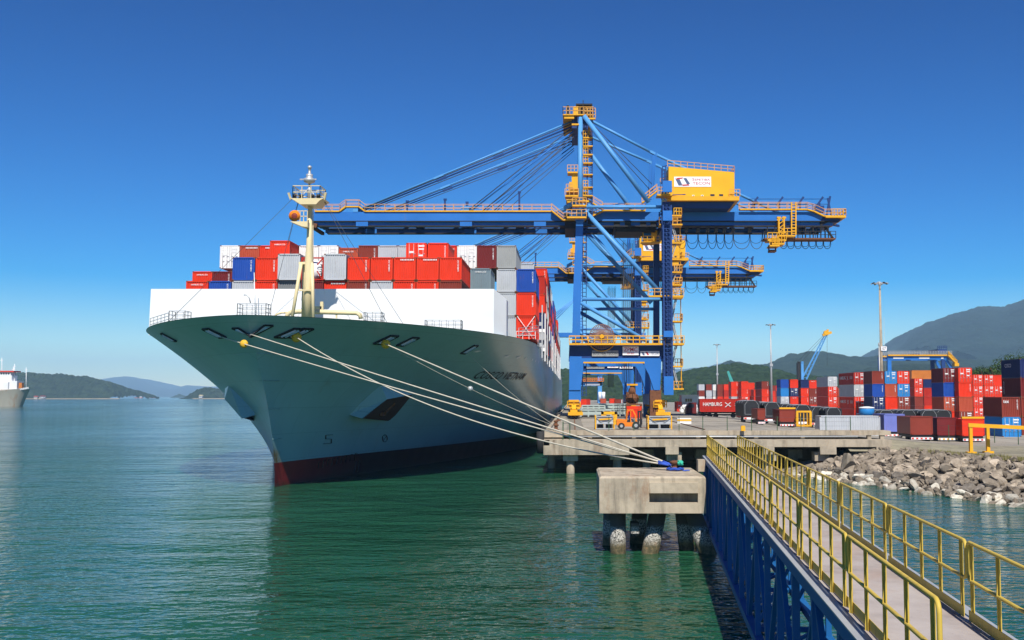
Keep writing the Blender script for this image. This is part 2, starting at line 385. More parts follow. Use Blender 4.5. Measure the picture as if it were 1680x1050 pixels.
# ------------------------------------------------------------------ yard ground and quay
QX, QY, QZ = -3.05, 105.0, 4.3
def gz(X, Y):
    a = min(1, max(0, (X - 22) / 20)); return QZ - 1.7*a
def ground_mat():
    m, n, l, b = new_mat('yard_concrete'); co = n.new('ShaderNodeNewGeometry').outputs['Position']
    f = nz(n, l, .08, 6, .65, co); c = ramp(n, l, f, [(.3, (.17,.155,.125)), (.5, (.30,.27,.215)), (.7, (.38,.345,.285))])
    br = n.new('ShaderNodeTexBrick'); l.new(co, br.inputs['Vector']); br.inputs['Scale'].default_value = .12; br.offset = 0
    br.inputs['Color1'].default_value = (1,1,1,1); br.inputs['Color2'].default_value = (.93,.93,.93,1); br.inputs['Mortar'].default_value = (.5,.48,.45,1); br.inputs['Mortar Size'].default_value = .008
    c = mixc(n, l, 1, c, br.outputs[0], 'MULTIPLY')
    st = ramp(n, l, nz(n, l, .5, 5, .7, co, (1,.25,1)), [(.58,(0,0,0)),(.75,(1,1,1))]); mu = n.new('ShaderNodeMath'); mu.operation='MULTIPLY'; l.new(st, mu.inputs[0]); mu.inputs[1].default_value=.55
    l.new(mixc(n, l, mu.outputs[0], c, (.10,.09,.08)), b.inputs['Base Color']); b.inputs['Roughness'].default_value = .9
    return m
M['yard'] = ground_mat()
g = MB(); xs = [QX, 0, 10, 22, 27, 32, 37, 42, 49, 56, 70, 100, 160, 300, 600]; ys = [107.5, 130, 150, 168, 176, 184, 192, 220, 300, 450, 700, 900]
vs = [(x, y, gz(x, y)) for y in ys for x in xs]; nx = len(xs)
g.add(vs, [(j*nx+i, j*nx+i+1, (j+1)*nx+i+1, (j+1)*nx+i) for j in range(len(ys)-1) for i in range(nx-1)])
g.add([(QX,107.5,1.9),(QX,900,1.9),(QX,900,QZ),(QX,107.5,QZ)], [(0,3,2,1)])
tag(g.build('yard', M['yard'], org=(0,0,0)), kind='structure')
LZ = 2.6
# land to the right, in front of the yard
g = MB(); poly = [(28,107.6),(28,103.5),(32,102),(34.2,98),(37.3,89),(40.6,79),(44,68),(52,48),(600,48),(600,108.5),(28,108.5)]
for X0_, X1_ in ((28,33),(33,37),(37,42),(42,60),(60,140)):
    g.add([(X0_,102.5,LZ-.26),(X1_,102.5,LZ-.26),(X1_,107.6,gz(X1_,107.5)+.004),(X0_,107.6,gz(X0_,107.5)+.004)], [(0,1,2,3)])
g.add([(x, y, LZ-.3 if y > 102 else LZ-.25) for x, y in poly], [tuple(range(len(poly)))])
tag(g.build('ground', concrete('gravel_ground', (.25,.225,.15), .5, .6, False), org=(0,0,0)), kind='structure')

q = bpy.data.objects.new('quay', None); COL.objects.link(q); q.location = (QX, QY, 0); ORG['quay'] = Vector((QX, QY, 0)); q['kind'] = 'structure'
X1 = 33.0
def qx(px): return (px - CX) / F * QY
m = MB(); m.box(QX+2.0, X1, QY+.2, 107.5, 3.85, QZ+.02); m.box(QX, QX+2.0, QY+1.0, 107.5, 3.6, QZ+.02)
m.build('deck_slab', M['conc'], q)
m = MB()
for px in (968, 1040, 1063, 1145, 1208, 1240, 1316, 1425, 1446): m.box(qx(px)-.2, qx(px)+.2, QY+.3, QY+.8, 3.3, 3.86)
m.build('slab_support', M['conc'], q)
MB().tube((QX+3.6, QY+.05, 3.72), (X1-3.5, QY+.05, 3.72), .09).build('pipe', M['galv'], q)
m = MB(); B0 = QY - 2.0
m.box(QX, X1-.6, B0, QY+.9, 2.75, 3.45)                                   # ledge beam
m.box(QX, qx(1030), B0-.04, B0+.5, 1.95, 2.9)
for a, b_ in ((1088,1109),(1172,1186),(1245,1262),(1335,1361),(1425,1448)): m.box(qx(a), qx(b_), B0-.04, B0+.5, 2.0, 2.85)
m.box(QX-.01, QX+.6, B0, 107.5, 1.95, 3.44)
m.build('edge_beam', M['conc'], q)
MB().box(QX+.6, X1, QY+22, QY+22.4, -1, 3.8).build('retaining_wall', M['concdark'], q)
for px, yy, r in ((936,104.2,.42),(905,112,.42),(1012,106,.45),(1104,104.4,.5),(1180,106,.45),(1258,104.4,.5),(1343,104.4,.5),(1420,104.4,.45),(1060,109,.45),(1150,109,.45),(1300,109,.45)):
    X = (px-CX)/F*yy; pl = MB(); pl.tube((X,yy,-2),(X,yy,1.75), r, 14); o = pl.build('pile', M['rust'] if px == 1343 else M['conc'], q)
    cp = MB(); cp.box(X-.75, X+.75, yy-.7, yy+.7, 1.3, 2.2); cp.build('pile_cap', M['conc'], o)
MB().box(QX+2.3, QX+4.2, 108, 700, QZ+.01, QZ+.03).build('crane_rail_strip', M['concdark'], q)
for X in (QX+3.2, 14.0): MB().box(X-.06, X+.06, 108, 700, QZ+.034, QZ+.10).build('crane_rail', M['rust'], q)
for k in range(12): # fenders along the berth
    y = 112 + k*17; f = MB(); f.tube((QX-.55,y,1.6),(QX-.55,y,4.0), .5, 12); f.build('fender', M['rubber'], q)
MB().box(QX+.25, QX+.6, 109, 600, QZ+.02, QZ+.28).build('kerb', M['conc'], q)
# bollards on the quay
for i, y in enumerate((106.6, 124, 146)):
    t = MB(); t.lathe((QX+.9+.3*(i==0), y, QZ+.02), [(.34,0),(.34,.08),(.2,.12),(.18,.4),(.3,.5),(.28,.6),(.1,.64)], 12)
    tag(t.build('bollard', M['rust']), ['rusty mooring bollard on the near quay corner holding two thin lines','rusty bollard behind the corner one on the quay edge','rusty bollard on the quay edge by the first crane wheels'][i], 'bollard', 'bollards along the quay edge')

# light fence of posts and wires along the front of the deck
t = thing('fence', (qx(960), QY+.5, QZ), 'thin wire fence with dark posts along the front edge of the quay deck', 'fence')
fp = [qx(x) for x in (999, 1040, 1114, 1153, 1193, 1233, 1275, 1314, 1355, 1395)]
for X in fp: MB().bar((X, QY+.5, QZ+.02), (X, QY+.5, QZ+1.5), .07).build('post', M['fencegreen'], t)
for h in (.5, .95, 1.4):
    MB().tube((fp[0], QY+.5, QZ+h), (fp[-1], QY+.5, QZ+h), .008, 4).build('wire', M['cable'], t)
t = thing('fence', (QX+1.2, QY-1.2, 3.45), 'short run of two green fence posts on the low quay corner ledge', 'fence')
for px in (924, 935): MB().bar((qx(px), QY-1.0, 3.45), (qx(px), QY-1.0, 5.3), .11).build('post', M['fencegreen'], t)
MB().tube((qx(924), QY-1.0, 5.1), (qx(935), QY-1.0, 5.1), .02, 4).build('wire', M['cable'], t)
# wire fence above the rocks
t = thing('fence', (36, 92, LZ), 'green post wire fence on the grass bank above the boulders', 'fence')
pp = []
for px, py in ((1489,722),(1525,725),(1557,727),(1632,728),(1671,731),(1720,735),(1780,741)):
    p = atz(px, py, LZ-.1); pp.append(p); MB().bar(p, p + V(0,0,2.1), .07).build('post', M['fencegreen'], t)
for h in (.7, 1.4, 2.0): MB().path([p + V(0,0,h) for p in pp], .008, 4).build('wire', M['cable'], t)

# ------------------------------------------------------------------ rock bank
def rock_mat(name, a, b_, c):
    m, n, l, b = new_mat(name); co = n.new('ShaderNodeTexCoord').outputs['Object']; oi = n.new('ShaderNodeObjectInfo')
    f = nz(n, l, 1.4, 6, .7, co); cc = ramp(n, l, f, [(.3, a), (.5, b_), (.7, c)])
    v = n.new('ShaderNodeMath'); v.operation = 'MULTIPLY_ADD'; l.new(oi.outputs['Random'], v.inputs[0]); v.inputs[1].default_value = .75; v.inputs[2].default_value = .62
    mul = n.new('ShaderNodeVectorMath'); mul.operation = 'SCALE'; l.new(cc, mul.inputs[0]); l.new(v.outputs[0], mul.inputs['Scale'])
    l.new(mul.outputs[0], b.inputs['Base Color']); b.inputs['Roughness'].default_value = .9
    bumpn(n, l, nz(n, l, 5, 6, .75, co), .6, .06, b); return m
M['rock'] = rock_mat('rock_grey', (.15,.118,.085), (.305,.248,.18), (.40,.34,.26))
M['rockpale'] = rock_mat('rock_barnacled', (.18,.13,.09), (.50,.46,.37), (.62,.59,.50))
M['rockdark'] = rock_mat('rock_brown', (.08,.066,.052), (.17,.145,.115), (.27,.235,.19))
import bmesh
def rock_mesh(seed, mat):
    rnd = random.Random(seed); bm = bmesh.new(); bmesh.ops.create_icosphere(bm, subdivisions=3, radius=1)
    for k in range(13):
        d = Vector((rnd.gauss(0,1), rnd.gauss(0,1), rnd.gauss(0,1))).normalized(); lim = rnd.uniform(.36, .70)
        for v in bm.verts:
            e = v.co.dot(d) - lim
            if e > 0: v.co -= d * e
    for v in bm.verts: v.co += v.co.normalized() * .02 * noise.noise(v.co * 4 + Vector((seed, 0, 0)))
    me = bpy.data.meshes.new('boulder'); bm.to_mesh(me); bm.free(); me.materials.append(mat); return me
def rock_lo(seed):
    rnd = random.Random(seed+900); bm = bmesh.new(); bmesh.ops.create_icosphere(bm, subdivisions=2, radius=1)
    for k in range(10):
        d = Vector((rnd.gauss(0,1), rnd.gauss(0,1), rnd.gauss(0,1))).normalized(); lim = rnd.uniform(.36,.7)
        for v in bm.verts:
            e = v.co.dot(d) - lim
            if e > 0: v.co -= d * e
    bm.verts.index_update(); r = ([v.co.copy() for v in bm.verts], [[v.index for v in f.verts] for f in bm.faces]); bm.free(); return r
ROCKLO = [rock_lo(i) for i in range(4)]
RM = {k: [rock_mesh(10*i + j, M[k]) for i in range(6)] for j, k in enumerate(('rock', 'rockpale', 'rockdark'))}
# bank surface: waterline from (24.4,94) to (31.7,70.8) and on
wl_pts = [(19.0,104.5),(21.5,100),(24.2,95),(27.3,86),(30.6,76),(33.2,68),(36.5,58),(40,48)]
def wl_at(u):
    k = u * (len(wl_pts)-1); i = min(int(k), len(wl_pts)-2); t = k - i
    return Vector((*[wl_pts[i][c] + (wl_pts[i+1][c]-wl_pts[i][c])*t for c in (0,1)], 0))
bank = MB(); n = 60; vs = []
inl = Vector((.95, .30, 0))
RUN = 10.5
for i in range(n+1):
    p = wl_at(i/n)
    for k in range(9):
        s = -1.5 + (RUN+2.6) * k / 8
        z = max(-1.2, min(LZ-.1, s/RUN * (LZ-.05) + .22*noise.noise(Vector((i*.9, k*.9, 2)))))
        vs.append(p + inl*s + V(0,0,z - .25))
bank.add(vs, [(i*9+k, i*9+k+1, i*9+k+10, i*9+k+9) for i in range(n) for k in range(8)])
tag(bank.build('shore_bank', M['rockdark'], org=(0,0,0)), kind='structure')
rnd = random.Random(5); cnt = 0
def boulder(p, s, key, label, group, rot=None):
    global cnt
    o = bpy.data.objects.new('boulder', rnd.choice(RM[key])); COL.objects.link(o); o.location = p
    o.rotation_euler = rot or (rnd.uniform(-.5,.5), rnd.uniform(-.5,.5), rnd.uniform(0,6.3)); o.scale = s
    tag(o, label, 'boulder', group); cnt += 1; return o
cells = []
for i in range(32):
    u = (i + .5) / 32 * .71 + .12
    for k in range(10):
        cells.append((u, k))
for u, k in cells:
    if cnt > 285: break
    s = (k + .3 + rnd.uniform(-.3,.3)) / 9.6 * RUN; p = wl_at(min(1, max(0, u + rnd.uniform(-.008,.008)))) + inl*s
    z = s/RUN * (LZ-.05)
    if pix(V(p.x,p.y,z))[0] > 1705 or p.y < 60: continue
    z -= .28*(k > 6)
    big = rnd.choice((.45,.52,.62,.74,.95)) if k > 1 else rnd.uniform(.5,.85)
    sc = (big*rnd.uniform(.85,1.35), big*rnd.uniform(.75,1.15), big*rnd.uniform(.55,.85))
    if k <= 1: boulder(p + V(0,0,z-.05), sc, 'rockpale', 'pale barnacle crusted boulder at the waterline of the rock bank', 'barnacled boulders at the waterline')
    elif k == 2: boulder(p + V(0,0,z), sc, 'rockdark', 'brown stained boulder just above the pale waterline rocks', 'brown boulders above the waterline')
    else: boulder(p + V(0,0,z+.05), sc, 'rock', 'sun bleached grey boulder on the upper slope of the rock bank', 'grey boulders on the upper bank')
p = at(1391, 772, 97); boulder(V(p.x, p.y, 1.7), (1.0,.8,1.6), 'rock', 'tall pointed grey slab standing up beside the quay end', None, (.1,.45,.4))
# small rubble between the boulders
gm = MB()
for k in range(1100):
    u = .10 + rnd.random()*.76; s = rnd.uniform(-.2, RUN+.4); p = wl_at(u) + inl*s; z = max(0, s/RUN*(LZ-.05)) - .02
    if pix(V(p.x,p.y,z))[0] > 1700: continue
    me_ = RM['rock'][k % 6]; sc = rnd.uniform(.18,.5); rot = Matrix.Rotation(rnd.uniform(0,6.3),3,'Z') @ Matrix.Rotation(rnd.uniform(0,6.3),3,'X')
    base = ROCKLO[k % 4]; gm.add([p + V(0,0,z) + rot @ (v*sc) for v in base[0]], base[1])
tag(gm.build('rubble', M['rock'], org=(0,0,0)), 'small broken rubble filling the gaps between the boulders', 'rubble', kind='stuff')
# grass tufts
gm = MB()
for k in range(900):
    u = rnd.random()*.9; s = rnd.uniform(RUN*.93, RUN+2.8); p = wl_at(u) + inl*s; h = rnd.uniform(.12,.42); z = LZ-.22
    if p.x > 33 or p.y < 100:
        for q_ in range(5):
            a = rnd.uniform(0,6.3); d = V(math.cos(a), math.sin(a), 0); b0 = p + d*rnd.uniform(0,.25) + V(0,0,z)
            gm.add([b0 - d.cross(V(0,0,1))*.02, b0 + d.cross(V(0,0,1))*.02, b0 + d*h*.5 + V(0,0,h)], [(0,1,2)])
grass = paint('dry_grass', (.16,.15,.04), .9, 0, .6, (.20,.15,.07), 1.5, .45, False)
tag(gm.build('grass', grass, org=(0,0,0)), 'dry grass tufts along the top of the boulder bank', 'grass', kind='stuff')
gm = MB()
for k in range(26):
    p = wl_at(k/25*.95) + inl*(RUN+1.3); a = .25*math.sin(k*2.1)
    gm.add([p + inl*(-1.2+a) + V(0,0,LZ-.22), wl_at((k+1)/25*.95) + inl*(RUN+.1) + V(0,0,LZ-.22), wl_at((k+1)/25*.95) + inl*(RUN+3) + V(0,0,LZ-.1), p + inl*1.7 + V(0,0,LZ-.1)], [(0,1,2,3)])
tag(gm.build('grass_verge', concrete('verge_grass', (.17,.15,.06), .8, .5, False), org=(0,0,0)), kind='structure')
# ------------------------------------------------------------------ container ship
SX, SY, ZR, HB = -26.0, 79.3, 14.3, 21.4      # centreline X, stem-top Y, rim height, half beam
SHIPL = 325.0
def hull(s, z, side):
    t = max(0, min(1.02, z/ZR)); s0 = 9*(1 - min(1,t)**1.8); w = t**1.3
    L = 100 + (47-100)*w; e = 1.3 + (.68-1.3)*w
    q = max(0, min(1, (s - s0)/L)); b = HB*(1-(1-q)**2)**e
    return Vector((SX + side*b, SY + s, z))
def hull_n(s, z, side):
    a = hull(s+.2, z, side) - hull(s-.2, z, side); b = hull(s, z+.2, side) - hull(s, z-.2, side)
    n = a.cross(b).normalized(); return n if n.x*side > 0 else -n
def on_hull(x, y, side):
    best = None; S0, S1, Z0, Z1 = 0.3, 70, .2, ZR
    for it in range(6):
        for i in range(25):
            for j in range(25):
                s = S0+(S1-S0)*i/24; z = Z0+(Z1-Z0)*j/24; p = hull(s, z, side)
                if it and (p - best[3]).length > 25: continue
                X, Y = pix(p); d = (X-x)**2+(Y-y)**2
                if best is None or d < best[0]: best = (d, s, z, p)
        ds, dz = (S1-S0)/6, (Z1-Z0)/6
        S0, S1, Z0, Z1 = max(.1,best[1]-ds), best[1]+ds, max(.1,best[2]-dz), min(ZR,best[2]+dz)
    return best[1], best[2]
def hull_mat():
    m, n, l, b = new_mat('hull_paint')
    co = n.new('ShaderNodeNewGeometry').outputs['Position']
    sp = n.new('ShaderNodeSeparateXYZ'); l.new(co, sp.inputs[0])
    f = nz(n, l, .12, 5, .6, co); c = ramp(n, l, f, [(.3, (.205,.36,.375)), (.7, (.25,.42,.435))])
    st = ramp(n, l, nz(n, l, .9, 6, .7, co, (1,1,.10)), [(.56,(0,0,0)),(.8,(1,1,1))]); mu = n.new('ShaderNodeMath'); mu.operation='MULTIPLY'; l.new(st, mu.inputs[0]); mu.inputs[1].default_value=.35
    c = mixc(n, l, mu.outputs[0], c, (.20,.21,.19))
    # rust close to the stem, low down
    dx = n.new('ShaderNodeMath'); dx.operation='SUBTRACT'; l.new(sp.outputs['X'], dx.inputs[0]); dx.inputs[1].default_value = SX
    ax = n.new('ShaderNodeMath'); ax.operation='ABSOLUTE'; l.new(dx.outputs[0], ax.inputs[0])
    mr = n.new('ShaderNodeMapRange'); l.new(ax.outputs[0], mr.inputs[0]); mr.inputs[1].default_value=.5; mr.inputs[2].default_value=.05
    mz = n.new('ShaderNodeMapRange'); l.new(sp.outputs['Z'], mz.inputs[0]); mz.inputs[1].default_value=5; mz.inputs[2].default_value=2.5
    m3 = n.new('ShaderNodeMath'); m3.operation='MULTIPLY'; l.new(mr.outputs[0], m3.inputs[0]); l.new(mz.outputs[0], m3.inputs[1])
    m4 = n.new('ShaderNodeMath'); m4.operation='MULTIPLY'; l.new(m3.outputs[0], m4.inputs[0]); l.new(nz(n,l,1.8,5,.7,co), m4.inputs[1])
    c = mixc(n, l, ramp(n, l, m4.outputs[0], [(.25,(0,0,0)),(.5,(1,1,1))]), c, (.22,.13,.04))
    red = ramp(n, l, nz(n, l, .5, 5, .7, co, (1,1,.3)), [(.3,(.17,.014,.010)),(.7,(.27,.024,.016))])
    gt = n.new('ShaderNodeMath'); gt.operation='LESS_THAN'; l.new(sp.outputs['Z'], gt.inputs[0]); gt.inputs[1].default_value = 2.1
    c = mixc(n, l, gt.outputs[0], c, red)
    shade_map = n.new('ShaderNodeMapRange'); l.new(ax.outputs[0], shade_map.inputs[0]); shade_map.inputs[1].default_value=.8; shade_map.inputs[2].default_value=4.5; shade_map.inputs[4].default_value=.9
    shade_mask = n.new('ShaderNodeMath'); shade_mask.operation='MULTIPLY'; l.new(shade_map.outputs[0], shade_mask.inputs[0]); l.new(gt.outputs[0], shade_mask.inputs[1])
    c = mixc(n, l, shade_mask.outputs[0], c, (.013,.011,.010))   # shade under the flare, painted dark along the sides of the boot topping
    # weed line
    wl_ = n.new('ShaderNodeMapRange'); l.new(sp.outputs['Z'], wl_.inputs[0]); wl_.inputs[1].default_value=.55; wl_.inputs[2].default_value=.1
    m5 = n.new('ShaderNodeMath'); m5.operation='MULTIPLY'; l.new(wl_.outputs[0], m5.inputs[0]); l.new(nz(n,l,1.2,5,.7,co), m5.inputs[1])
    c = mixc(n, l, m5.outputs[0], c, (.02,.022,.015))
    l.new(c, b.inputs['Base Color']); b.inputs['Roughness'].default_value = .30
    wv = n.new('ShaderNodeTexWave'); wv.bands_direction='Y'; wv.inputs['Scale'].default_value=.12; l.new(co, wv.inputs['Vector']); wv.inputs['Distortion'].default_value = .4; wv.inputs['Detail'].default_value = 1
    bumpn(n, l, wv.outputs[0], .10, .10, b)
    # welded plate seams: a brick pattern laid along the hull's length and height
    cb = n.new('ShaderNodeCombineXYZ'); l.new(sp.outputs['Y'], cb.inputs[0]); l.new(sp.outputs['Z'], cb.inputs[1])
    br = n.new('ShaderNodeTexBrick'); l.new(cb.outputs[0], br.inputs['Vector']); br.inputs['Scale'].default_value = .5
    br.inputs['Brick Width'].default_value = 3.6; br.inputs['Row Height'].default_value = 1.15; br.inputs['Mortar Size'].default_value = .012; br.inputs['Mortar Smooth'].default_value = .4
    br.inputs['Color1'].default_value = (1,1,1,1); br.inputs['Color2'].default_value = (.93,.93,.93,1); br.inputs['Mortar'].default_value = (.72,.70,.68,1)
    rs = ramp(n, l, nz(n, l, .55, 5, .75, co, (1.3,1.3,.10)), [(.60,(0,0,0)),(.74,(1,1,1))])
    m6 = n.new('ShaderNodeMath'); m6.operation='MULTIPLY'; l.new(rs, m6.inputs[0]); m6.inputs[1].default_value = .30
    c = mixc(n, l, m6.outputs[0], c, (.20,.125,.07))
    l.new(mixc(n, l, .8, c, br.outputs[0], 'MULTIPLY'), b.inputs['Base Color'])
    return m
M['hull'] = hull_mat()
M['deckgreen'] = paint('deck_paint', (.06,.12,.09), .7, 0, .5, (.12,.08,.05), .5, .5, False)
ship = thing('container_ship', (SX, SY + 150, 0), 'huge grey green container ship with white breakwater moored alongside the quay', 'ship')
hb = MB()
zs = [-2, -.8, 0, .5, 1, 1.5, 2, 2.6, 3.4, 4.2, 5, 6, 7, 8, 9, 10, 11, 12, 13, 13.7, ZR]
qs = [0,.004,.012,.025,.045,.07,.1,.135,.175,.22,.27,.32,.38,.44,.5,.56,.62,.68,.74,.8,.86,.92,.96,1]
rs_ = [.02,.05,.1,.16,.24,.34,.46,.58,.7,.82,.92,1]
cols = len(qs) + len(rs_)
def hull_row(z, side):
    t = max(0, min(1, z/ZR)); s0 = 9*(1-t**1.8); w = t**1.3; L = 100+(47-100)*w; out = []
    for q in qs: out.append(hull(s0+L*q, z, side))
    for r in rs_: out.append(hull(s0+L+(SHIPL-s0-L)*r, z, side))
    return out
for side in (-1, 1):
    vs = []
    for z in zs: vs += hull_row(z, side)
    fs = [(j*cols+i, j*cols+i+1, (j+1)*cols+i+1, (j+1)*cols+i) for j in range(len(zs)-1) for i in range(cols-1)]
    if side > 0: fs = [f[::-1] for f in fs]
    hb.add(vs, fs, True)
hb.add([(SX-HB,SY+SHIPL,-2),(SX+HB,SY+SHIPL,-2),(SX+HB,SY+SHIPL,ZR),(SX-HB,SY+SHIPL,ZR)], [(0,1,2,3)])
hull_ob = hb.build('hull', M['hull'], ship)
# deck and inside of the bulwark
dk = MB(); L_, R_ = hull_row(13.1, -1), hull_row(13.1, 1)
for i in range(cols-1):
    a, b, c, d = L_[i], R_[i], R_[i+1], L_[i+1]; z = V(0,.05,0)
    dk.add([a+z,b+z,c+z,d+z], [(0,1,2,3)])
dk.build('deck', M['deckgreen'], ship)
bw = MB(); L_, R_ = hull_row(ZR, -1), hull_row(ZR, 1); Li, Ri = hull_row(13.1, -1), hull_row(13.1, 1)
for row, sd in ((L_,-1),(R_,1)):
    low_ = Li if sd < 0 else Ri
    for i in range(cols-1):
        a, b = row[i], row[i+1]
        if (b-a).length < 1e-4: continue
        ia = Vector((a.x - sd*min(.28, abs(a.x-SX)), a.y+.2, a.z)); ib = Vector((b.x - sd*min(.28, abs(b.x-SX)), b.y+.2, b.z))
        o = V(0,0,.035); la, lb = low_[i], low_[i+1]
        ja = Vector((la.x - sd*min(.3, abs(la.x-SX)), la.y+.3, la.z)); jb = Vector((lb.x - sd*min(.3, abs(lb.x-SX)), lb.y+.3, lb.z))
        bw.add([a+o,b+o,ib+o,ia+o,ja,jb], [(0,1,2,3),(3,2,5,4)])
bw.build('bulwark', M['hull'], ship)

# breakwater wall
BY = 105.0
def bz(y): return at(0, y, BY).z
bx0, bx1 = SX-18.45, SX+18.75; zt = bz(474); zb = 14.27
mb = MB(); ch = 1.1
mb.prism([(bx0,zb),(bx1-ch,zb),(bx1-ch,zt),(bx0+.1,zt)], BY, BY+.35)
mb.add([(bx1-ch,BY,zb),(bx1+.1,BY+1.8,zb),(bx1+.1,BY+1.8,zt-.9),(bx1-ch,BY,zt),(bx1-ch,BY+1.8,zt)], [(0,1,2,3),(3,2,4)])
mb.box(bx1-.25, bx1+.1, BY+1.8, BY+4.5, zb, zt-.95)
mb.box(bx0, bx0+.35, BY+.35, BY+4.5, zb, zt-.05)
mb.box(SX-15.5, SX+15.5, BY+.36, BY+.7, 13.0, zt-.2)
mb.build('breakwater', M['white'], ship)
# creamy fittings standing before the breakwater
m = MB(); P = lambda x, y, D=103.0: at(x, y, D)
m.path([P(470,522), P(472,516), P(477,512.5), P(490,511), P(585,513.5), P(591,517), P(592,523)], .24, 8)
m.bar(P(528,512), P(528,495), .3); m.bar(P(516,505), P(528,505), .3); m.bar(P(552,513), P(552,522), .15)
m.path([P(450,522), P(453,516), P(462,513), P(472,513)], .10, 6)
m.build('deck_davit', M['cream'], ship)
# little railed platforms
def platform(x0, x1, y0, y1, D, name='deck_railing'):
    a, b = at(x0, y1, D), at(x1, y1, D); h = at(x0, y0, D).z - a.z; m = MB(); dv = V(0, 1.6, 0)
    for p, q_ in ((a, b), (a+dv, b+dv), (a, a+dv), (b, b+dv)): m.rail(p, q_, h, max(2, round((q_-p).length/.8)), .028, 2)
    m.bar(a + dv*.5 - V(0,0,.05), b + dv*.5 - V(0,0,.05), 1.6, .06)
    for p in (a, b, a+dv, b+dv): m.bar(p - V(0,0,1.2), p, .07)
    m.build(name, M['galv'], ship)
platform(389, 436, 498, 519, 97); platform(277, 303, 510, 529, 99.5); platform(597, 625, 512, 531, 98.5)
platform(697, 756, 525, 545, 102)
a, b = at(246, 538, 101.5), at(276, 529, 98.5); MB().rail(a, b, .95, 5, .028, 2).build('deck_railing', M['galv'], ship)
m = MB(); m.path([P(400,484), P(405,484), P(409,489), P(411,497)], .06, 6); m.build('vent_pipe', M['galv'], ship)
m = MB(); m.tube(P(419,520), P(417,447), .07, 6, .03); m.build('jackstaff', M['white'], ship)
m = MB(); m.box(SX+17.0,SX+18.2,109.5,111,13.2,15.4); m.build('lamp_housing', M['white'], ship)
m = MB(); a = at(1010/4.376+600, 775/4.376+380, 109)
m.rail(at(851, 553, 112), at(883, 547, 124), 1.0, 5, .03, 2); m.build('deck_railing', M['galv'], ship)

# fairlead openings in the flare
def patch(mb, s, z, side, w, h, off, skew=0):
    pts = []; s = max(s, .6)
    ls = (hull(s+.1,z,side)-hull(s-.1,z,side)).length/.2; lz = (hull(s,z,side)-hull(s,z-.2,side)).length/.2; w = w/ls; h = h/lz; skew = skew/ls*lz
    for a, b in ((-w/2,-h/2),(w/2,-h/2),(w/2,h/2),(-w/2,h/2)):
        sv = s + a + b*skew; zv = min(ZR-.05, z + b); pts.append(hull(sv, zv, side) + hull_n(max(.4,sv), zv, side)*off)
    c = hull(s, z, side); nn = hull_n(s, z, side)
    f = (0,1,2,3) if (pts[1]-pts[0]).cross(pts[3]-pts[0]).dot(nn) > 0 else (3,2,1,0)
    mb.add(pts, [f]); return pts
FAIR = {}
for nm, x, y, side, w in (('a',270,552,-1,1.5),('b',277,553,-1,1.2),('c',352,546,-1,1.6),('d',402,544,-1,1.2),('e',415,543,1,1.2),('f',475,546,1,1.3),('g',490,546,1,1.3),('h',633,557,1,1.5),('i',669,560,1,1.3),('j',770,573,1,1.3)):
    s, z = on_hull(x, y, side); FAIR[nm] = (s, z, side)
    if nm in 'de': s = max(s, 1.3)
    fr = MB(); fr.mi = 2; pts = patch(fr, s, z, side, w*.74, 1.5, .05, .18); fr.mi = 0
    nn = hull_n(s, z, side)
    for i in range(4): fr.bar(pts[i], pts[(i+1)%4], .11, .13, nn)
    fr.mi = 1
    pb = patch(fr, s, z, side, w*.46, 1.1, .062, .18); fr.mi = 3
    fr.bar((pb[0]*.7+pb[1]*.3)+nn*.05, (pb[3]*.7+pb[2]*.3)+nn*.05, .14); fr.mi = 2; fr.bar((pb[0]*.2+pb[1]*.8)+nn*.05, (pb[3]*.2+pb[2]*.8)+nn*.05, .16)
    fr.build('fairlead', [M['textdark'], M['black'], M['hull'], M['galv']], ship)
# bolt-like lit cleats near the name and small ports
m = MB()
for x, y in ((779,569),(783,576),(832,584),(850,586),(862,588),(873,590),(878,592),(883,594)):
    s, z = on_hull(x, y, 1); patch(m, s, z, 1, .9 if x < 855 else .5, .32, .05, 2.2 if x < 855 else 0)
m.build('hull_eyelet', M['white'], ship)
# ship name along the flare
s0, z0 = on_hull(773, 621, 1); s1, z1 = on_hull(856, 623, 1)
m = MB(); vs, fs = TXT['COSCO VIETNAM']; out = []
_, zh = on_hull(775, 607.5, 1); hgt = abs(zh - z0)
for a, b in vs:
    s = s0 + (s1-s0)*a; z = z0 + (z1-z0)*a + hgt*b
    out.append(hull(s, z, 1) + hull_n(s, z, 1)*.05)
m.add(out, fs); m.build('ship_name', M['textdark'], ship)
# bulb mark, thruster mark, draught marks
def hull_line(mb, pts, side, w):
    sz = [on_hull(x, y, side) for x, y in pts]
    q_ = [hull(s, z, side) + hull_n(s, z, side)*.03 for s, z in sz]
    for a, b in zip(q_, q_[1:]): mb.bar(a, b, w, .03)
m = MB(); hull_line(m, [(545,713),(534,714),(534,720),(543,720),(543,727),(530,728)], 1, .12); m.build('bulb_mark', M['textdark'], ship)
m = MB(); c = (631, 719); hull_line(m, [(c[0]+4*math.cos(t*math.pi/6), c[1]+6*math.sin(t*math.pi/6)) for t in range(13)], 1, .10); hull_line(m, [(628,723),(634,715)], 1, .1); m.build('thruster_mark', M['textdark'], ship)
for k in range(9): m = MB(); hull_line(m, [(521+k*7.5, 768-k*1.6),(523+k*7.5, 757-k*1.7),(526+k*7.5,757-k*1.7)], 1, .10); m.build('draught_mark', M['textdark'], ship)
for a in ([(580,776),(584,756)],[(586,774),(590,755)]): m = MB(); hull_line(m, a, 1, .1); m.build('draught_mark', M['textdark'], ship)
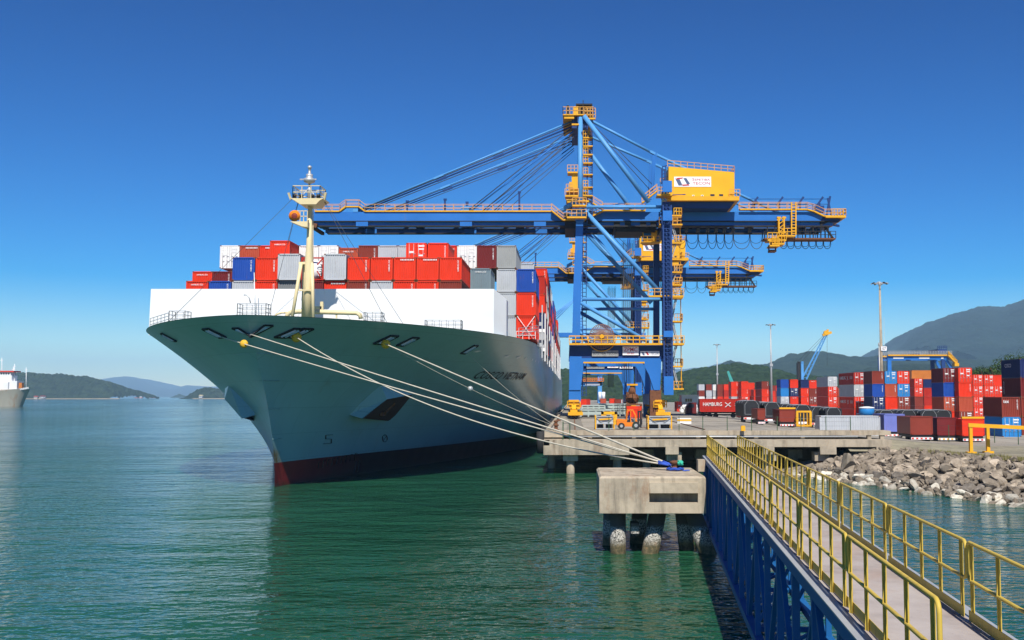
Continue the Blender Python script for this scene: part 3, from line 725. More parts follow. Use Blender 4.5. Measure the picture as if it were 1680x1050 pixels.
# horizontal plate seams near the stem
m = MB()
for y in (590, 625, 657, 703):
    pl = [on_hull(x, y, -1) for x in (418 + (y-590)*.12, 428 + (y-590)*.14)]
for z in (4.2, 6.8, 9.2, 11.4): m.path([hull(9*(1-(z/ZR)**1.8)+d, z, sd) + hull_n(9*(1-(z/ZR)**1.8)+d+.3, z, sd)*.02 for sd, d in ((-1,3.0),(-1,1.5),(-1,.6))] + [hull(9*(1-(z/ZR)**1.8)+.02, z, 1)+V(0,-.03,0)] + [hull(9*(1-(z/ZR)**1.8)+d, z, 1) + hull_n(9*(1-(z/ZR)**1.8)+d+.3, z, 1)*.02 for d in (.6,1.4)], .025, 4)
m.build('plate_seam', M['hull'], ship)
# anchor bolsters
pocket = plain('anchor_pocket', (.05,.018,.014), .8)
for side in (1, -1):
    def H(x, y, off=0):
        s, z = on_hull(x, y, 1); return hull(s, z, side) + hull_n(s, z, side)*off
    A, B, C_, D_ = H(573,681,-.1), H(625,632,-.1), H(678,637,-.1), H(642,692,-.1)
    def OUT(x, y, d):
        s, z = on_hull(x, y, 1); p = at(x, y, hull(s, z, 1).y - d); return V(SX + side*(p.x-SX), p.y, p.z)
    P1, P2, P3 = OUT(595,687,2.6), OUT(635,655,2.6), H(676,646,.1)
    m = MB(); m.add([A,B,C_,D_,P1,P2,P3], [(0,1,5,4),(1,2,6,5)] if side > 0 else [(4,5,1,0),(5,6,2,1)])
    m.mi = 1; m.add([A+(P1-A)*.9, P1, P2, P3, D_], [(0,1,2,4),(2,3,4)])
    o = m.build('anchor_bolster', [M['hull'], pocket], ship)
    an = MB(); c = (P1+P2+P3+D_)/4; up = (B-A).normalized()
    an.bar(c - up*.9, c + up*.8, .35); an.bar(c - up*.8 + V(0,-.8,0), c - up*.8 + V(0,.8,0), .35); an.build('anchor', M['rust'], o)
# foremast
MD = 98.4
def mp(x, y, d=0): return at(x, y, MD + d)
mast = MB(); b = mp(505, 524)
mast.lathe((b.x, MD, b.z), [(.42,0),(.42,mp(505,425).z-b.z-2.5),(.40,mp(505,425).z-b.z),(.30,mp(505,405).z-b.z),(.19,mp(505,332).z-b.z)], 14)
mo = mast.build('foremast', M['cream'], ship)
m = MB(); m.tube(mp(494,432,-.3), mp(479,523,-1.2), .17, 8); m.tube(mp(512,432,-.1), mp(514,523,-1.0), .17, 8); m.tube(mp(499,432,.3), mp(497,523,1.6), .17, 8)
m.bar(mp(490,476,-.6), mp(513,476,-.5), .14); m.bar(mp(491,432), mp(514,432), .45, .22); m.build('brace', M['cream'], mo)
m = MB(); z = mp(508,329).z; x0, x1 = mp(482,329).x, mp(536,329).x
m.prism([(x0,z),(x1,z),(x1-.4,z-.22),(mp(520,0).x,z-.6),(mp(494,0).x,z-.6),(x0+.4,z-.22)], MD-1.2, MD+1.2)
for sx, s_ in ((x0,-1),(x1,1)): m.bar((sx,MD-1.0,z-.1),(sx+s_*.2,MD-1.2,z+.55),.2)
zz = z
for p, q_ in (((x0+.2,MD-1.1,z),(x1-.4,MD-1.1,z)),((x0+.2,MD+1.1,z),(x1-.4,MD+1.1,z)),((x0+.2,MD-1.1,z),(x0+.2,MD+1.1,z)),((x1-.4,MD-1.1,z),(x1-.4,MD+1.1,z))): m.rail(p, q_, 1.25, 3, .035, 1)
m.build('mast_platform', M['cream'], mo)
m = MB(); c = mp(507,329); zt2 = mp(507,300).z
m.tube((c.x,MD,z), (c.x,MD,zt2), .10, 8)
for dx in (-.9,.9): m.tube((c.x+dx,MD-.4,z), (c.x,MD,z+1.3), .06, 6)
m.lathe((c.x,MD,zt2-.1), [(.12,0),(.55,.2),(.58,.5),(.3,.55),(.34,.75),(.34,.95),(.14,1.0),(.12,1.5),(.2,1.55),(.2,1.75),(.05,1.85)], 10)
m.bar((c.x-.95,MD,zt2+.35),(c.x+.7,MD,zt2+.35),.12)
m.build('mast_light', M['black'] and M['galv'], mo)
m = MB(); 
for dx in (-1.3,-.6,.5,1.1): m.lathe((c.x+dx,MD-.6,z), [(.16,0),(.2,.1),(.2,.45),(.1,.5)], 8)
m.build('signal_lamp', M['black'], mo)
m = MB(); h = mp(483,354,-1.0); z2 = mp(490,366).z
m.prism([(mp(477,0).x,z2),(mp(506,0).x,z2),(mp(506,0).x,z2-.55),(mp(497,0).x,z2-.5)], MD-1.0, MD+.5); m.rail((mp(487,0).x,MD-.9,z2),(mp(505,0).x,MD-.9,z2),1.05,3,.035,1)
m.build('horn_platform', M['cream'], mo)
m = MB(); m.lathe((h.x,h.y,h.z), [(.56,0),(.54,.05),(.3,.35),(.16,.6),(.12,1.0),(.2,1.05),(.2,1.4)], 16, 'y'); hn = m.build('horn', M['orange'], mo)
m = MB(); m.lathe((h.x,h.y+.0,h.z), [(.10,-.06),(.28,-.02),(.30,.0)], 12, 'y'); m.build('horn_mouth', M['c_brown'], hn)
m = MB(); m.bar(mp(513.5,331,.3), mp(513.5,520,.3), .08); m.bar(mp(511.5,331,.3), mp(511.5,520,.3), .05)
for k in range(30): m.bar(mp(511.5,336+k*6,.3), mp(513.5,336+k*6,.3), .03)
m.build('ladder', M['cream'], mo)
for a, b in ((mp(481,325), at(274,530,99)), (mp(490,331), at(472,402,104)), (mp(533,331), at(665,537,103.5)), (mp(532,331), at(645,549,99.5)), (mp(489,331), at(440,520,101))):
    MB().tube(a, b, .022, 4).build('stay', M['cable'], mo)

# ------------------------------------------------------------------ containers
CW, CH = 2.44, 2.59
FRAMEC = {}
def cont_meshes(L, H, kind, colour, near):
    key = (L, H, kind, colour, near)
    if key in FRAMEC: return FRAMEC[key]
    w = CW/2; e = .05; mt = M['c_'+colour]; out = []
    b = MB(); nf, ns = (9, max(8, round(L/.30))) if near else (7, max(6, round(L/.5)))
    if kind == 'corr': b.corr((-w+.11, e, .14), (CW-.22,0,0), (0,0,H-.26), (0,-1,0), nf, .055)
    b.corr((w-e, .1, .14), (0,L-.2,0), (0,0,H-.24), (1,0,0), ns, .05)
    b.corr((-w+e, L-.1, .14), (0,-(L-.2),0), (0,0,H-.24), (-1,0,0), ns, .05)
    b.add([(-w+.08,.08,H-.04),(w-.08,.08,H-.04),(w-.08,L-.08,H-.04),(-w+.08,L-.08,H-.04)], [(0,1,2,3)])
    b.add([(-w+.08,.1,.1),(w-.08,.1,.1),(w-.08,L-.08,.1),(-w+.08,L-.08,.1)], [(3,2,1,0)])
    b.add([(-w+.08,L-e,.1),(w-.08,L-e,.1),(w-.08,L-e,H-.06),(-w+.08,L-e,H-.06)], [(3,2,1,0)])
    out.append(('wall', b.mesh(mt), mt))
    f = MB()
    for x in (-w, w-.12):
        for y in (0, L-.12): f.box(x, x+.12, y, y+.12, .0, H)
        f.box(x, x+.12, .12, L-.12, 0, .15); f.box(x+.03, x+.09, .12, L-.12, H-.12, H)
    for y in (0, L-.1): f.box(-w+.12, w-.12, y+.01, y+.1, 0, .16); f.box(-w+.12, w-.12, y+.01, y+.1, H-.13, H)
    f.mi = 1
    for x in (-w-.005, w-.165):
        for y in (-.005, L-.175):
            for z in (-.005, H-.115): f.box(x, x+.17, y, y+.18, z, z+.12)
    out.append(('frame', f.mesh([mt, M['rust']]), mt))
    if kind == 'door':
        for sg in (-1, 1):
            d = MB(); x0, x1 = (-w+.13, -.015) if sg < 0 else (.015, w-.13)
            d.box(x0, x1, e-.02, e+.04, .17, H-.14)
            for z in (.35,.5,.65,.8): d.box(x0+.08, x1-.08, e-.035, e-.02, H*z-.03, H*z+.03)
            d.mi = 1
            for fx in (.22, .72):
                x = x0+(x1-x0)*fx; d.tube((x,e-.06,.1), (x,e-.06,H-.1), .028, 6)
                for z in (.3, .52): d.box(x-.05, x+.22, e-.085, e-.05, H*z-.025, H*z+.025)
            d.mi = 2
            if sg > 0: d.box(x0+.18,x1-.15,e-.05,e-.03,H*.83,H*.90); d.box(x0+.22,x1-.2,e-.05,e-.03,H*.70,H*.76); d.box(x0+.25,x1-.3,e-.05,e-.03,H*.42,H*.49)
            else: d.box(x0+.2,x1-.25,e-.05,e-.03,H*.56,H*.64)
            out.append(('door', d.mesh([mt, M['galv'], M['textwhite']]), mt))
    FRAMEC[key] = out; return out
MARK = {}
def mark_mesh(kind, H, L=6):
    if (kind, H, L) in MARK: return MARK[(kind, H, L)]
    m = MB(); w = CW/2
    if kind == 'v': put_text(m, 'HAMBURG SÜD', (w-.32, -.012, H*.38), (0,0,H*.5), (-.20,0,0))
    elif kind == 'h': put_text(m, 'HAMBURG SÜD', (-w+.55, -.012, H*.80), (CW-1.1,0,0), (0,0,.22))
    elif kind == 'n': 
        for k in range(9): m.box(-w+.75+k*.17, -w+.85+k*.17, -.012, 0, H*.86, H*.92)
    elif kind == 'sideHS': # lettering on the left long side
        put_text(m, 'HAMBURG', (-w-.012, L*.93, H*.45), (0,-L*.40,0), (0,0,H*.28))
    elif kind == 'sideSUD':
        put_text(m, 'SÜD', (-w-.012, L*.26, H*.45), (0,-L*.18,0), (0,0,H*.28))
        y = L*.40
        m.add([(-w-.012,y+.7,H*.72),(-w-.012,y+.5,H*.72),(-w-.012,y-.6,H*.40),(-w-.012,y-.4,H*.40)],[(0,1,2,3)]); m.add([(-w-.012,y-.6,H*.72),(-w-.012,y-.4,H*.72),(-w-.012,y+.7,H*.36),(-w-.012,y+.5,H*.36)],[(0,1,2,3)])
    elif kind == 'sidecosco': put_text(m, 'COSCO', (-w-.012, L*.80, H*.58), (0,-L*.34,0), (0,0,H*.2))
    elif kind == 'sidev': put_text(m, 'HAMBURG SÜD', (-w-.012, L*.86, H*.15), (0,0,H*.7), (0,L*.05,0))
    elif kind == 'cosco': put_text(m, 'COSCO', (-w+.5, -.012, H*.66), (1.2,0,0), (0,0,.4))
    elif kind == 'tex': put_text(m, 'tex', (-w+.2, -.012, H*.70), (.75,0,0), (0,0,.38))
    MARK[(kind, H, L)] = m.mesh(M['textwhite']); return MARK[(kind, H, L)]
def container(p, colour, label, group, L=12.19, H=CH, kind='corr', mark=None, near=True, rz=0, parts=True):
    t = thing('shipping_container', p, label, 'container', group); t.rotation_euler.z = rz
    for nm, me, mt in cont_meshes(L, H, kind, colour, near):
        o = bpy.data.objects.new(nm, me); COL.objects.link(o); o.parent = t
    if mark == 'sideHS': mark = ['sideHS', 'sideSUD']
    for mk in ([mark] if isinstance(mark, str) else (mark or [])):
        o = bpy.data.objects.new('lettering', mark_mesh(mk, H, L)); COL.objects.link(o); o.parent = t
    return t
G1, G2, G3, G4 = 'containers in the front row on the ship', 'containers in the second row on the ship', 'containers in the rows along the ship side', 'containers stacked in the yard'
CN = {'red':'bright red','deep red':'dark red','brown':'rust brown','maroon':'maroon','salmon':'salmon red','pale grey':'pale grey','grey':'weathered grey','dark grey':'dark grey','slate':'slate blue grey','white':'white','blue':'royal blue','light blue':'sky blue','navy':'navy blue','orange':'orange','green':'green'}
# front row, bottom tier (its lower half hides behind the breakwater) and second tier
AX = lambda k: (301 + 38*k + 19 - CX) / F * 110
low = ['red','blue','pale grey','red','dark grey','maroon','red','brown','pale grey','red','red','brown']
lmk = ['h','v',None,'v',None,None,'n','v',None,'v','v',None]
for k, c in enumerate(low):
    container((AX(k), 110, 18.0), c, f"{CN[c]} container in the half hidden tier behind the breakwater, {ORD[k]} from the left", G1, 12.19, 2.55, 'corr', lmk[k])
up = {2:('blue','v'),3:('red','v'),4:('pale grey',None),6:('pale grey',None),7:('red','v'),8:('red','v'),9:('red','n'),10:('red','n'),11:('red','v')}
names_up = {2:'leftmost of the front row upper tier',3:'right of the blue one in the front row upper tier',4:'rust stained, left of the mast in the front row upper tier',6:'tall, just right of the foremast in the front row upper tier',
 7:'right of the tall grey one, first of five reds in a row',8:'second of the five reds in a row on the front row',9:'middle of the five reds in a row on the front row',10:'fourth of the five reds in a row on the front row',11:'last of five reds in a row, its side in shade'}
for k, (c, mk) in up.items():
    hi = c == 'pale grey'
    container((AX(k), 110 - .3*hi, 20.62), c, f"{CN[c]} container {names_up[k]}", G1, 12.19, 2.9 if hi else 2.55, 'corr', mk)
# tank container in its red frame
t = thing('tank_container', (AX(5), 110, 20.62), 'white tank in a red open frame behind the ship foremast', 'container', G1)
m = MB(); x, y, z = AX(5), 110, 20.62
for sx in (-1.16,1.16):
    for yy in (0,6): m.bar((x+sx,y+yy,z),(x+sx,y+yy,z+2.55),.16)
    for zz in (.08,2.47): m.bar((x+sx,y,z+zz),(x+sx,y+6,z+zz),.14)
for yy in (0,6):
    for zz in (.08,2.47): m.bar((x-1.16,y+yy,z+zz),(x+1.16,y+yy,z+zz),.14)
    m.bar((x-1.1,y+yy,z+.1),(x-.5,y+yy,z+1),.12); m.bar((x+1.1,y+yy,z+.1),(x+.5,y+yy,z+1),.12); m.bar((x-1.1,y+yy,z+2.4),(x-.5,y+yy,z+1.7),.12); m.bar((x+1.1,y+yy,z+2.4),(x+.5,y+yy,z+1.7),.12)
m.build('frame', M['c_deep red'], t)
MB().lathe((x,y+.25,z+1.3),[(.3,0),(.8,.12),(1.05,.4),(1.05,5.2),(.8,5.45),(.3,5.55)],18,'y').build('tank', M['white'], t)
m = MB()
for k in range(7): m.box(x+.62,x+.95,y-.04,y,z+.5+k*.25,z+.62+k*.25)
m.build('placard', M['textwhite'], t)
# second row
BXp = lambda k: (356 + 32.7*k + 16.3 - CX) / F * 126
top = [('white','door',None),('salmon','corr','n'),('red','corr','n'),('red','corr','h'),('white','corr',None),('white','door',None),('salmon','corr','h'),('brown','corr','v'),('pale grey','corr',None),('pale grey','corr',None),
       ('red','door',None),('red','corr','v'),('red','corr','v'),('white','door',None),('maroon','corr','v'),('grey','corr',None)]
topn = ['leftmost on the top tier','second from the left on the top tier','left of the big red one on the top tier','tall and fourth from left on the top tier','half hidden behind the mast on the top tier','just right of the mast on the top tier','lower one right of the white one by the mast','left of the two pale greys on the top tier','left of the two pale greys side by side on the top tier','right of the two pale greys side by side on the top tier',
        'with lettered doors facing forward on the top tier','right of the lettered red doors on the top tier','half hidden red left of the white doors on the top tier','with doors and red flag mark on the top tier','between white and grey ones on the top tier','last on the right of the top tier']
for k, (c, kd, mk) in enumerate(top):
    x = BXp(k) if k < 15 else BXp(14)
    if k == 14: x = BXp(13) + 0.0
    if k == 13: x = BXp(12) + 0.0
    if k == 12: x = BXp(11)
    if k == 11: x = (717 - CX)/F*118
    if k == 10: x = (681 - CX)/F*118
    nearr = k in (10, 11); y = 118.0 if nearr else 126 - (4 if k == 3 else 0)
    L = 6.06 if nearr else 12.19
    container((x, y, 23.25 if nearr else (24.0 if k != 6 else 23.7)), c, f"{CN[c]} container {topn[k]}", G2, L if k != 3 else 12.19, 2.9 if not nearr else 2.75, kd, mk)
for c, px, pos, mk in (('red',328,'left end, sitting above the lowest red one','h'),('maroon',361,'beside the left end red one and left of the blue','v')):
    container(((px-CX)/F*124, 124, 20.75), c, f"{CN[c]} container at the {pos}" if c == 'red' else f"{CN[c]} container {pos}", G2, 6.06, 2.6, 'corr', mk)
container(((787.5-CX)/F*119, 119, 20.5), 'slate', 'slate blue grey container standing lower, right of the last red one', G2, 6.06, 2.59, 'corr', 'h')
for tier, (c, lb, mk) in enumerate((('pale grey','pale grey container bottom right beside the lashed red one',None),('pale grey','pale grey container between two others right of the white breakwater',None),('pale grey','dull pale grey container below the top right grey one',None))):
    container((BXp(14), 126, 15.0+3*tier), c, lb, G2, 12.19, 2.9, 'corr', mk)
for tier, (c, lb, mk) in enumerate((('red','bright red container behind crossed white lashing rods at the right','v'),('red','bright red container above the lashed one and below the blue one','v'),('blue','royal blue container highest in the outermost right stack','v'))):
    container((BXp(15), 126, 15.0+3*tier), c, lb, G2, 12.19, 2.9, 'corr', mk)
m = MB(); x = BXp(15)
for a, b in (((x-1.1,125.9,17.9),(x+1.0,125.8,15.0)),((x+1.1,125.9,17.9),(x-1.0,125.8,15.0)),((x-3.2,125.9,17.9),(x-2.4,125.8,15.0))): m.tube(a, b, .04, 5)
m.rail((x-1.2,125.6,15.0),(x+1.2,125.6,15.0),1.0,3,.03,1); m.build('lashing_rod', M['textwhite'], ship)
m = MB(); m.box(SX-16.4, SX+13.7, 110.3, 125.8, 12.9, 17.95); m.box(SX-18.6, SX+20.4, 126.3, 138.4, 12.9, 14.95); m.box(SX-20.0, SX+20.4, 139.6, 380, 12.9, 14.95); m.build('hatch_coaming', M['deckgreen'], ship)
container(((787.5-CX)/F*119, 119, 17.96), 'grey', 'weathered grey container hidden under the slate blue grey one', G2, 6.06, 2.52)
for c, px in (('brown',328),('red',361)): container(((px-CX)/F*124, 124, 18.1), c, f"{CN[c]} container hidden under the left end {'red' if c == 'brown' else 'maroon'} one", G2, 6.06, 2.6)
# rows further along the ship's quay side
rr = random.Random(12); pal = ['red','red','deep red','brown','maroon','pale grey','blue','red','salmon','navy','white']
XO = -26 + 8.5*2.5 - 1.25 + .3
for i in range(14):
    y = 140.5 + 14.4*i; nt = [4,4,5,5,5,4,5,5,4,4,5,4,4,4][i]; xo = XO - (1.1 if i == 0 else 0)
    for tcol in range(2 if i < 5 else 1):
        for tier in range(nt):
            if tcol and tier < nt-1: continue
            c = 'pale grey' if (i == 0 and tier == 3) else rr.choice(pal)
            if tier == 0 and i > 0: c = rr.choice(['red','pale grey','maroon'])
            lb = f"{CN[c]} container, {['bottom','second','third','fourth','fifth'][tier]} tier{' inboard' if tcol else ''} of the {ORD[i]} row behind the lashed stack"
            container((xo - 2.5*tcol, y, 15.0 + (2.9 if i else 2.9)*tier), c, lb, G3, 12.19, 2.85, 'corr', 'v' if rr.random() < .4 else None, i < 4)
for i in range(14):
    y = 139.2 + 14.4*i; m = MB(); x = XO + 1.35
    for dx in (0, -2.4): m.bar((x+dx, y, 13.2), (x+dx, y, 15.0 + 2.9*1.9), .16, .4)
    for z in (15.0, 17.9): m.bar((x, y, z), (x-4, y, z), .2, .5)
    m.build('lashing_bridge', M['white'] if i % 2 else M['c_pale grey'], ship)
m = MB()
for s, e in ((-1,0),(1,0)): m.rail((SX+s*(HB-.15), 134, ZR), (SX+s*(HB-.15), SY+SHIPL-5, ZR), 1.1, 70, .04, 2)
m.build('deck_railing', M['galv'], ship)
# ------------------------------------------------------------------ ship-to-shore gantry cranes
CD, RD = 160.0, 178.0
def cp(x, y, Y=CD):
    p = at(x, y, CD); return Vector((p.x, Y, p.z))
crane = thing('gantry_crane', (6.5, 169, QZ), 'nearest blue ship to shore gantry crane with yellow machinery house and long level boom', 'crane', 'ship to shore gantry cranes')
CL = 10.3  # pixels per metre at the crane
def part(mb, name, mat, par=None): return mb.build(name, mat, par or crane)
for fi, Y in enumerate((CD, RD)):
    m = MB()
    m.bar(cp(943,660,Y), cp(944.5,585,Y), 1.9, 1.6, (0,1,0)); m.bar(cp(944.5,585,Y), cp(946.5,495,Y), 1.30, 1.3, (0,1,0), 1.2, 1.3)
    m.bar(cp(946.5,495,Y), cp(951,362,Y), 1.3, 1.3, (0,1,0), 1.15, 1.2); part(m, 'leg', M['blue'])
    m = MB(); m.bar(cp(951,362,Y), cp(952,350,Y), 1.5, 1.5, (0,1,0)); m.tube(cp(951.5,352,Y), cp(952.5,186,Y+(2.5 if fi == 0 else -2.5)), .45, 12, .38); part(m, 'mast', M['lblue'])
    m = MB(); m.bar(cp(1075,688,Y), cp(1075,590,Y), 1.2, 1.3, (0,1,0), 1.8, 1.5); m.mi = 1; m.bar(cp(1092,590,Y), cp(1092,332,Y), 1.05, 1.1, (0,1,0)); part(m, 'leg', [M['blue'], M['dblue']])  # upper leg's shade is put into its deeper blue
    # portal beam with haunches
    m = MB(); a = lambda x, y: (cp(x,y).x, cp(x,y).z)
    m.prism([a(933,593),a(1099,593),a(1099,566),a(934,566)], Y-.7, Y+.7); part(m, 'portal_beam', M['dblue'])
    m = MB()
    m.prism([a(934,606),a(953,606),a(958,596),a(1054,596),a(1064,615),a(1072,640),a(1081,640),a(1082,588),a(934,588)][::1], Y-.95, Y-.72)
    m.prism([a(934,640),a(952,640),a(958,597),a(957,588),a(934,588)], Y-.97, Y+.9)
    part(m, 'portal_arch', M['blue'])
    for (x0,y0,x1,y1,r,mt) in ((955,491,1087,491,.28,'lblue'),(955,339.5,1087,339.5,.27,'lblue'),(960,347,1083,480,.38,'lblue'),(953,497,1064,561,.31,'lblue'),(958,190,1064,332,.38,'lblue')):
        m = MB(); m.tube(cp(x0,y0,Y), cp(x1,y1,Y), r, 12)
        if y1 == 476: m.bar(cp(x1-8,y1-9,Y), cp(x1,y1+2,Y), 1.2, .8, (0,1,0))
        part(m, 'brace', M[mt])
    m = MB(); m.bar(cp(950,366,Y), cp(1082,366,Y), 1.0, 1.1); 
# beams along the rails
for x, y, h, w, mt in ((943,655,1.8,1.4,'blue'),(1075,655,1.8,1.4,'blue'),(951,366,1.3,1.2,'dblue'),(1092,366,1.3,1.0,'dblue'),(952,190,.9,.9,'dblue'),(944,580,1.5,1.2,'dblue'),(1091,580,1.5,1.0,'dblue')):
    m = MB(); p = cp(x, y); ya = CD + (2.2 if y == 190 else .7); yb = RD - (2.2 if y == 190 else .7)
    m.box(p.x-w/2, p.x+w/2, ya, yb, p.z-h/2, p.z+h/2); part(m, 'sill_beam', M[mt])
for x in (943, 1075):
    for (a, b) in (((x,640),(x,595)),):
        m = MB(); m.tube(cp(*a, CD+1), cp(*b, RD-1), .3, 8); part(m, 'side_brace', M['dblue'])
m = MB(); m.bar(cp(1075,689,CD), cp(1075,640,CD), 1.75, 1.75, (0,1,0)); part(m, 'leg_sleeve', M['rust'])
# bogies
for x in (941.5, 1081):
    for Y in (CD, RD):
        p = cp(x, 0); m = MB(); z = QZ
        top = cp(x, 657).z
        m.box(p.x-.8,p.x+.8,Y-1.2,Y+1.2,top-1.1,top+.1)
        for dy in (-2.4, 0.1, 2.4): 
            m.box(p.x-.55,p.x+.55,Y+dy-1.05,Y+dy+1.05,z+.55,z+1.5); m.bar((p.x,Y+dy,z+1.4),(p.x,Y+dy*.5,top-.8),.7,.5)
        m.rail((p.x-1,Y-1.4,top-1.1),(p.x+1,Y-1.4,top-1.1),1.0,2,.06,1)
        m.bar((p.x-.9,Y-3.6,z+.9),(p.x+1.4,Y-3.6,z+.9),.5)
        m.mi = 1
        for dy in (-3, -1.8, -.6, .7, 1.8, 3): m.lathe((p.x-.2, Y+dy, z+.45), [(.44,0),(.44,.4)], 12, 'x')
        part(m, 'bogie', [M['yel'], M['black']])
m = MB(); m.bar(cp(945.5,690,CD-4), cp(945.5,703,CD-4), .3); 
# boom and bridge girders
GB = (165.3, 172.7)
def gp(x, y): return at(x, y, 165.3)
def gx(x): return gp(x, 363).x
zt_, zb_ = gp(900, 348.5).z, gp(900, 363).z
for i, Y in enumerate(GB):
    m = MB(); m.prism([(gx(508),zt_-.1),(gx(516),zt_),(gx(936),zt_),(gx(936),zb_),(gx(514),zb_),(gx(508),zb_+.4)], Y-.45, Y+.45)
    for x in (595, 765, 886): m.box(gx(x)-1.0, gx(x)+1.0, Y-.52, Y+.52, zb_-.9, zb_+.2)
    part(m, 'boom_girder', M['blue'])
    m = MB(); m.prism([(gx(936)+.05,zt_),(gx(1330),zt_),(gx(1352),zt_-.9),(gx(1372),zt_-1.0),(gx(1372),zb_+.3),(gx(1350),zb_),(gx(936)+.05,zb_)], Y-.45, Y+.45); part(m, 'bridge_girder', M['blue'])
    m = MB(); m.box(gx(512), gx(1376), Y-.55, Y+.55, zb_-.14, zb_-.005); m.box(gx(520), gx(1360), Y-.5, Y+.5, zb_-.98, zb_-.78); m.mi = 1; m.box(gx(516), gx(1366), Y-.06, Y+.06, zb_-.78, zb_-.14); part(m, 'trolley_rail', [M['black'], M['blue']])
for x in (516, 595, 680, 765, 850, 925, 1000, 1150, 1240, 1330):
    m = MB(); m.box(gx(x)-.7, gx(x)+.7, GB[0]+.45, GB[1]-.45, zb_-.1 if x < 1300 else zb_+.2, zb_+1.0); m.bar((gx(x),GB[0]+.4,zb_+.4),(gx(x)+6.5,GB[1]-.4,zb_+.4),.35)
    part(m, 'tie_beam', M['dblue'])
m = MB(); m.bar((gx(510),GB[0]-.6,zb_-.6),(gx(522),GB[0]-.6,zb_-.9),.5,.7); m.bar((gx(512),GB[0],zb_-.9),(gx(512),GB[1],zb_-.9),.5); part(m, 'boom_end_frame', M['rust'])
# boom walkway
def walk(pts, Y, name='walkway', h=1.15, w=.9, t=.22, mids=1, par=None):
    m = MB(); m.mi = 0
    for (x0,y0),(x1,y1) in zip(pts, pts[1:]):
        a, b = gp(x0,y0), gp(x1,y1); a.y = b.y = Y
        m.bar(a, b, w, t) if abs(b.z-a.z) < .01 else m.bar(a, b, w, t, (0,0,1))
    m.mi = 1
    for (x0,y0),(x1,y1) in zip(pts, pts[1:]):
        a, b = gp(x0,y0), gp(x1,y1); a.y = b.y = Y-w/2; m.rail(a, b, h, None, .034, mids)
        a.y = b.y = Y+w/2; m.rail(a, b, h, None, .032, mids)
    return part(m, name, [M['yel'], M['pinkrail']], par)
walk([(518,347.5),(558,347.5),(568,340),(590,340),(600,347.5),(905,347.5)], GB[0]-.2)
walk([(905,347.5),(924,363),(958,363),(990,347.5),(1058,347.5)], GB[0]-1.0)
walk([(960,330),(988,347)], GB[0]-2.0); walk([(1052,337),(1076,318)], GB[0]-2.0)
walk([(1212,345),(1322,345),(1333,348),(1350,356),(1384,356)], GB[0]-.6)
walk([(1100,366),(1000,366)], GB[1]+1.0)
for x in (570, 585, 770, 765): 
    pass
for x, h in ((668,18),(730,21),(766,16),(852,33)):
    m = MB(); m.bar(gp(x,347), gp(x,347-h), .3 if h > 20 else .22); m.box(gx(x)-.25, gx(x)+.25, GB[0]-.2, GB[0]+.2, gp(x,347-h).z-.3, gp(x,347-h).z); part(m, 'lamp_post', M['dblue'])

for x0, x1 in ((580,588),(757,770)):
    m = MB(); m.box(gx(x0), gx(x1), GB[0]-.5, GB[1]+.5, zt_, zt_+.9); part(m, 'stay_bracket', M['lblue'])
# apex
AY0, AY1 = 163.5, 175.0
ap = lambda x, y, Y=169: Vector((cp(x,y).x, Y, cp(x,y).z))
m = MB(); z = cp(0,180).z; m.box(cp(923,0).x, cp(975,0).x, AY0-1, AY1+1, z-.18, z); m.box(cp(960,0).x, cp(978,0).x, AY0-1.5, AY0-1, z-1.0, z-.75); m.box(cp(938,0).x,cp(950,0).x,AY0-1.6,AY0-1,z-2.0,z-1.75)
m.box(cp(925,0).x,cp(942,0).x,AY0-.8,AY0+2,z-.7,z-.18); m.box(cp(941,0).x,cp(949,0).x,AY0-1,AY0,z,z+1.3)
m.mi = 1
for p, q_ in (((923,AY0-1),(975,AY0-1)),((923,AY1+1),(975,AY1+1))): m.rail((cp(p[0],0).x,p[1],z),(cp(q_[0],0).x,q_[1],z),1.2,9,.045,1)
for x in (923, 975): m.rail((cp(x,0).x,AY0-1,z),(cp(x,0).x,AY1+1,z),1.2,7,.045,1)
m.rail((cp(960,0).x,AY0-1.5,z-.75),(cp(978,0).x,AY0-1.5,z-.75),1.6,4,.045,2)
part(m, 'apex_platform', [M['yel'], M['pinkrail']])
m = MB(); m.box(cp(945,0).x, cp(973,0).x, AY0, AY1, cp(0,162).z, cp(0,159.5).z)
for x in (949, 957, 966): m.bar(ap(x,180,AY0+.6), ap(x,161,AY0+.6), .45); m.lathe((cp(x,0).x, AY0+2, cp(0,171).z), [(.7,0),(.7,5)], 14, 'y')
m.bar(ap(957,165,AY0), ap(957,154,AY0), .12); m.bar(ap(931.5,180,AY0), ap(931.5,163,AY0), .4)
part(m, 'apex_sheave_frame', M['black'])
m = MB(); m.box(cp(938,0).x, cp(966,0).x, AY0, AY1, cp(0,201).z, cp(0,181).z); part(m, 'apex_head', M['dblue'])
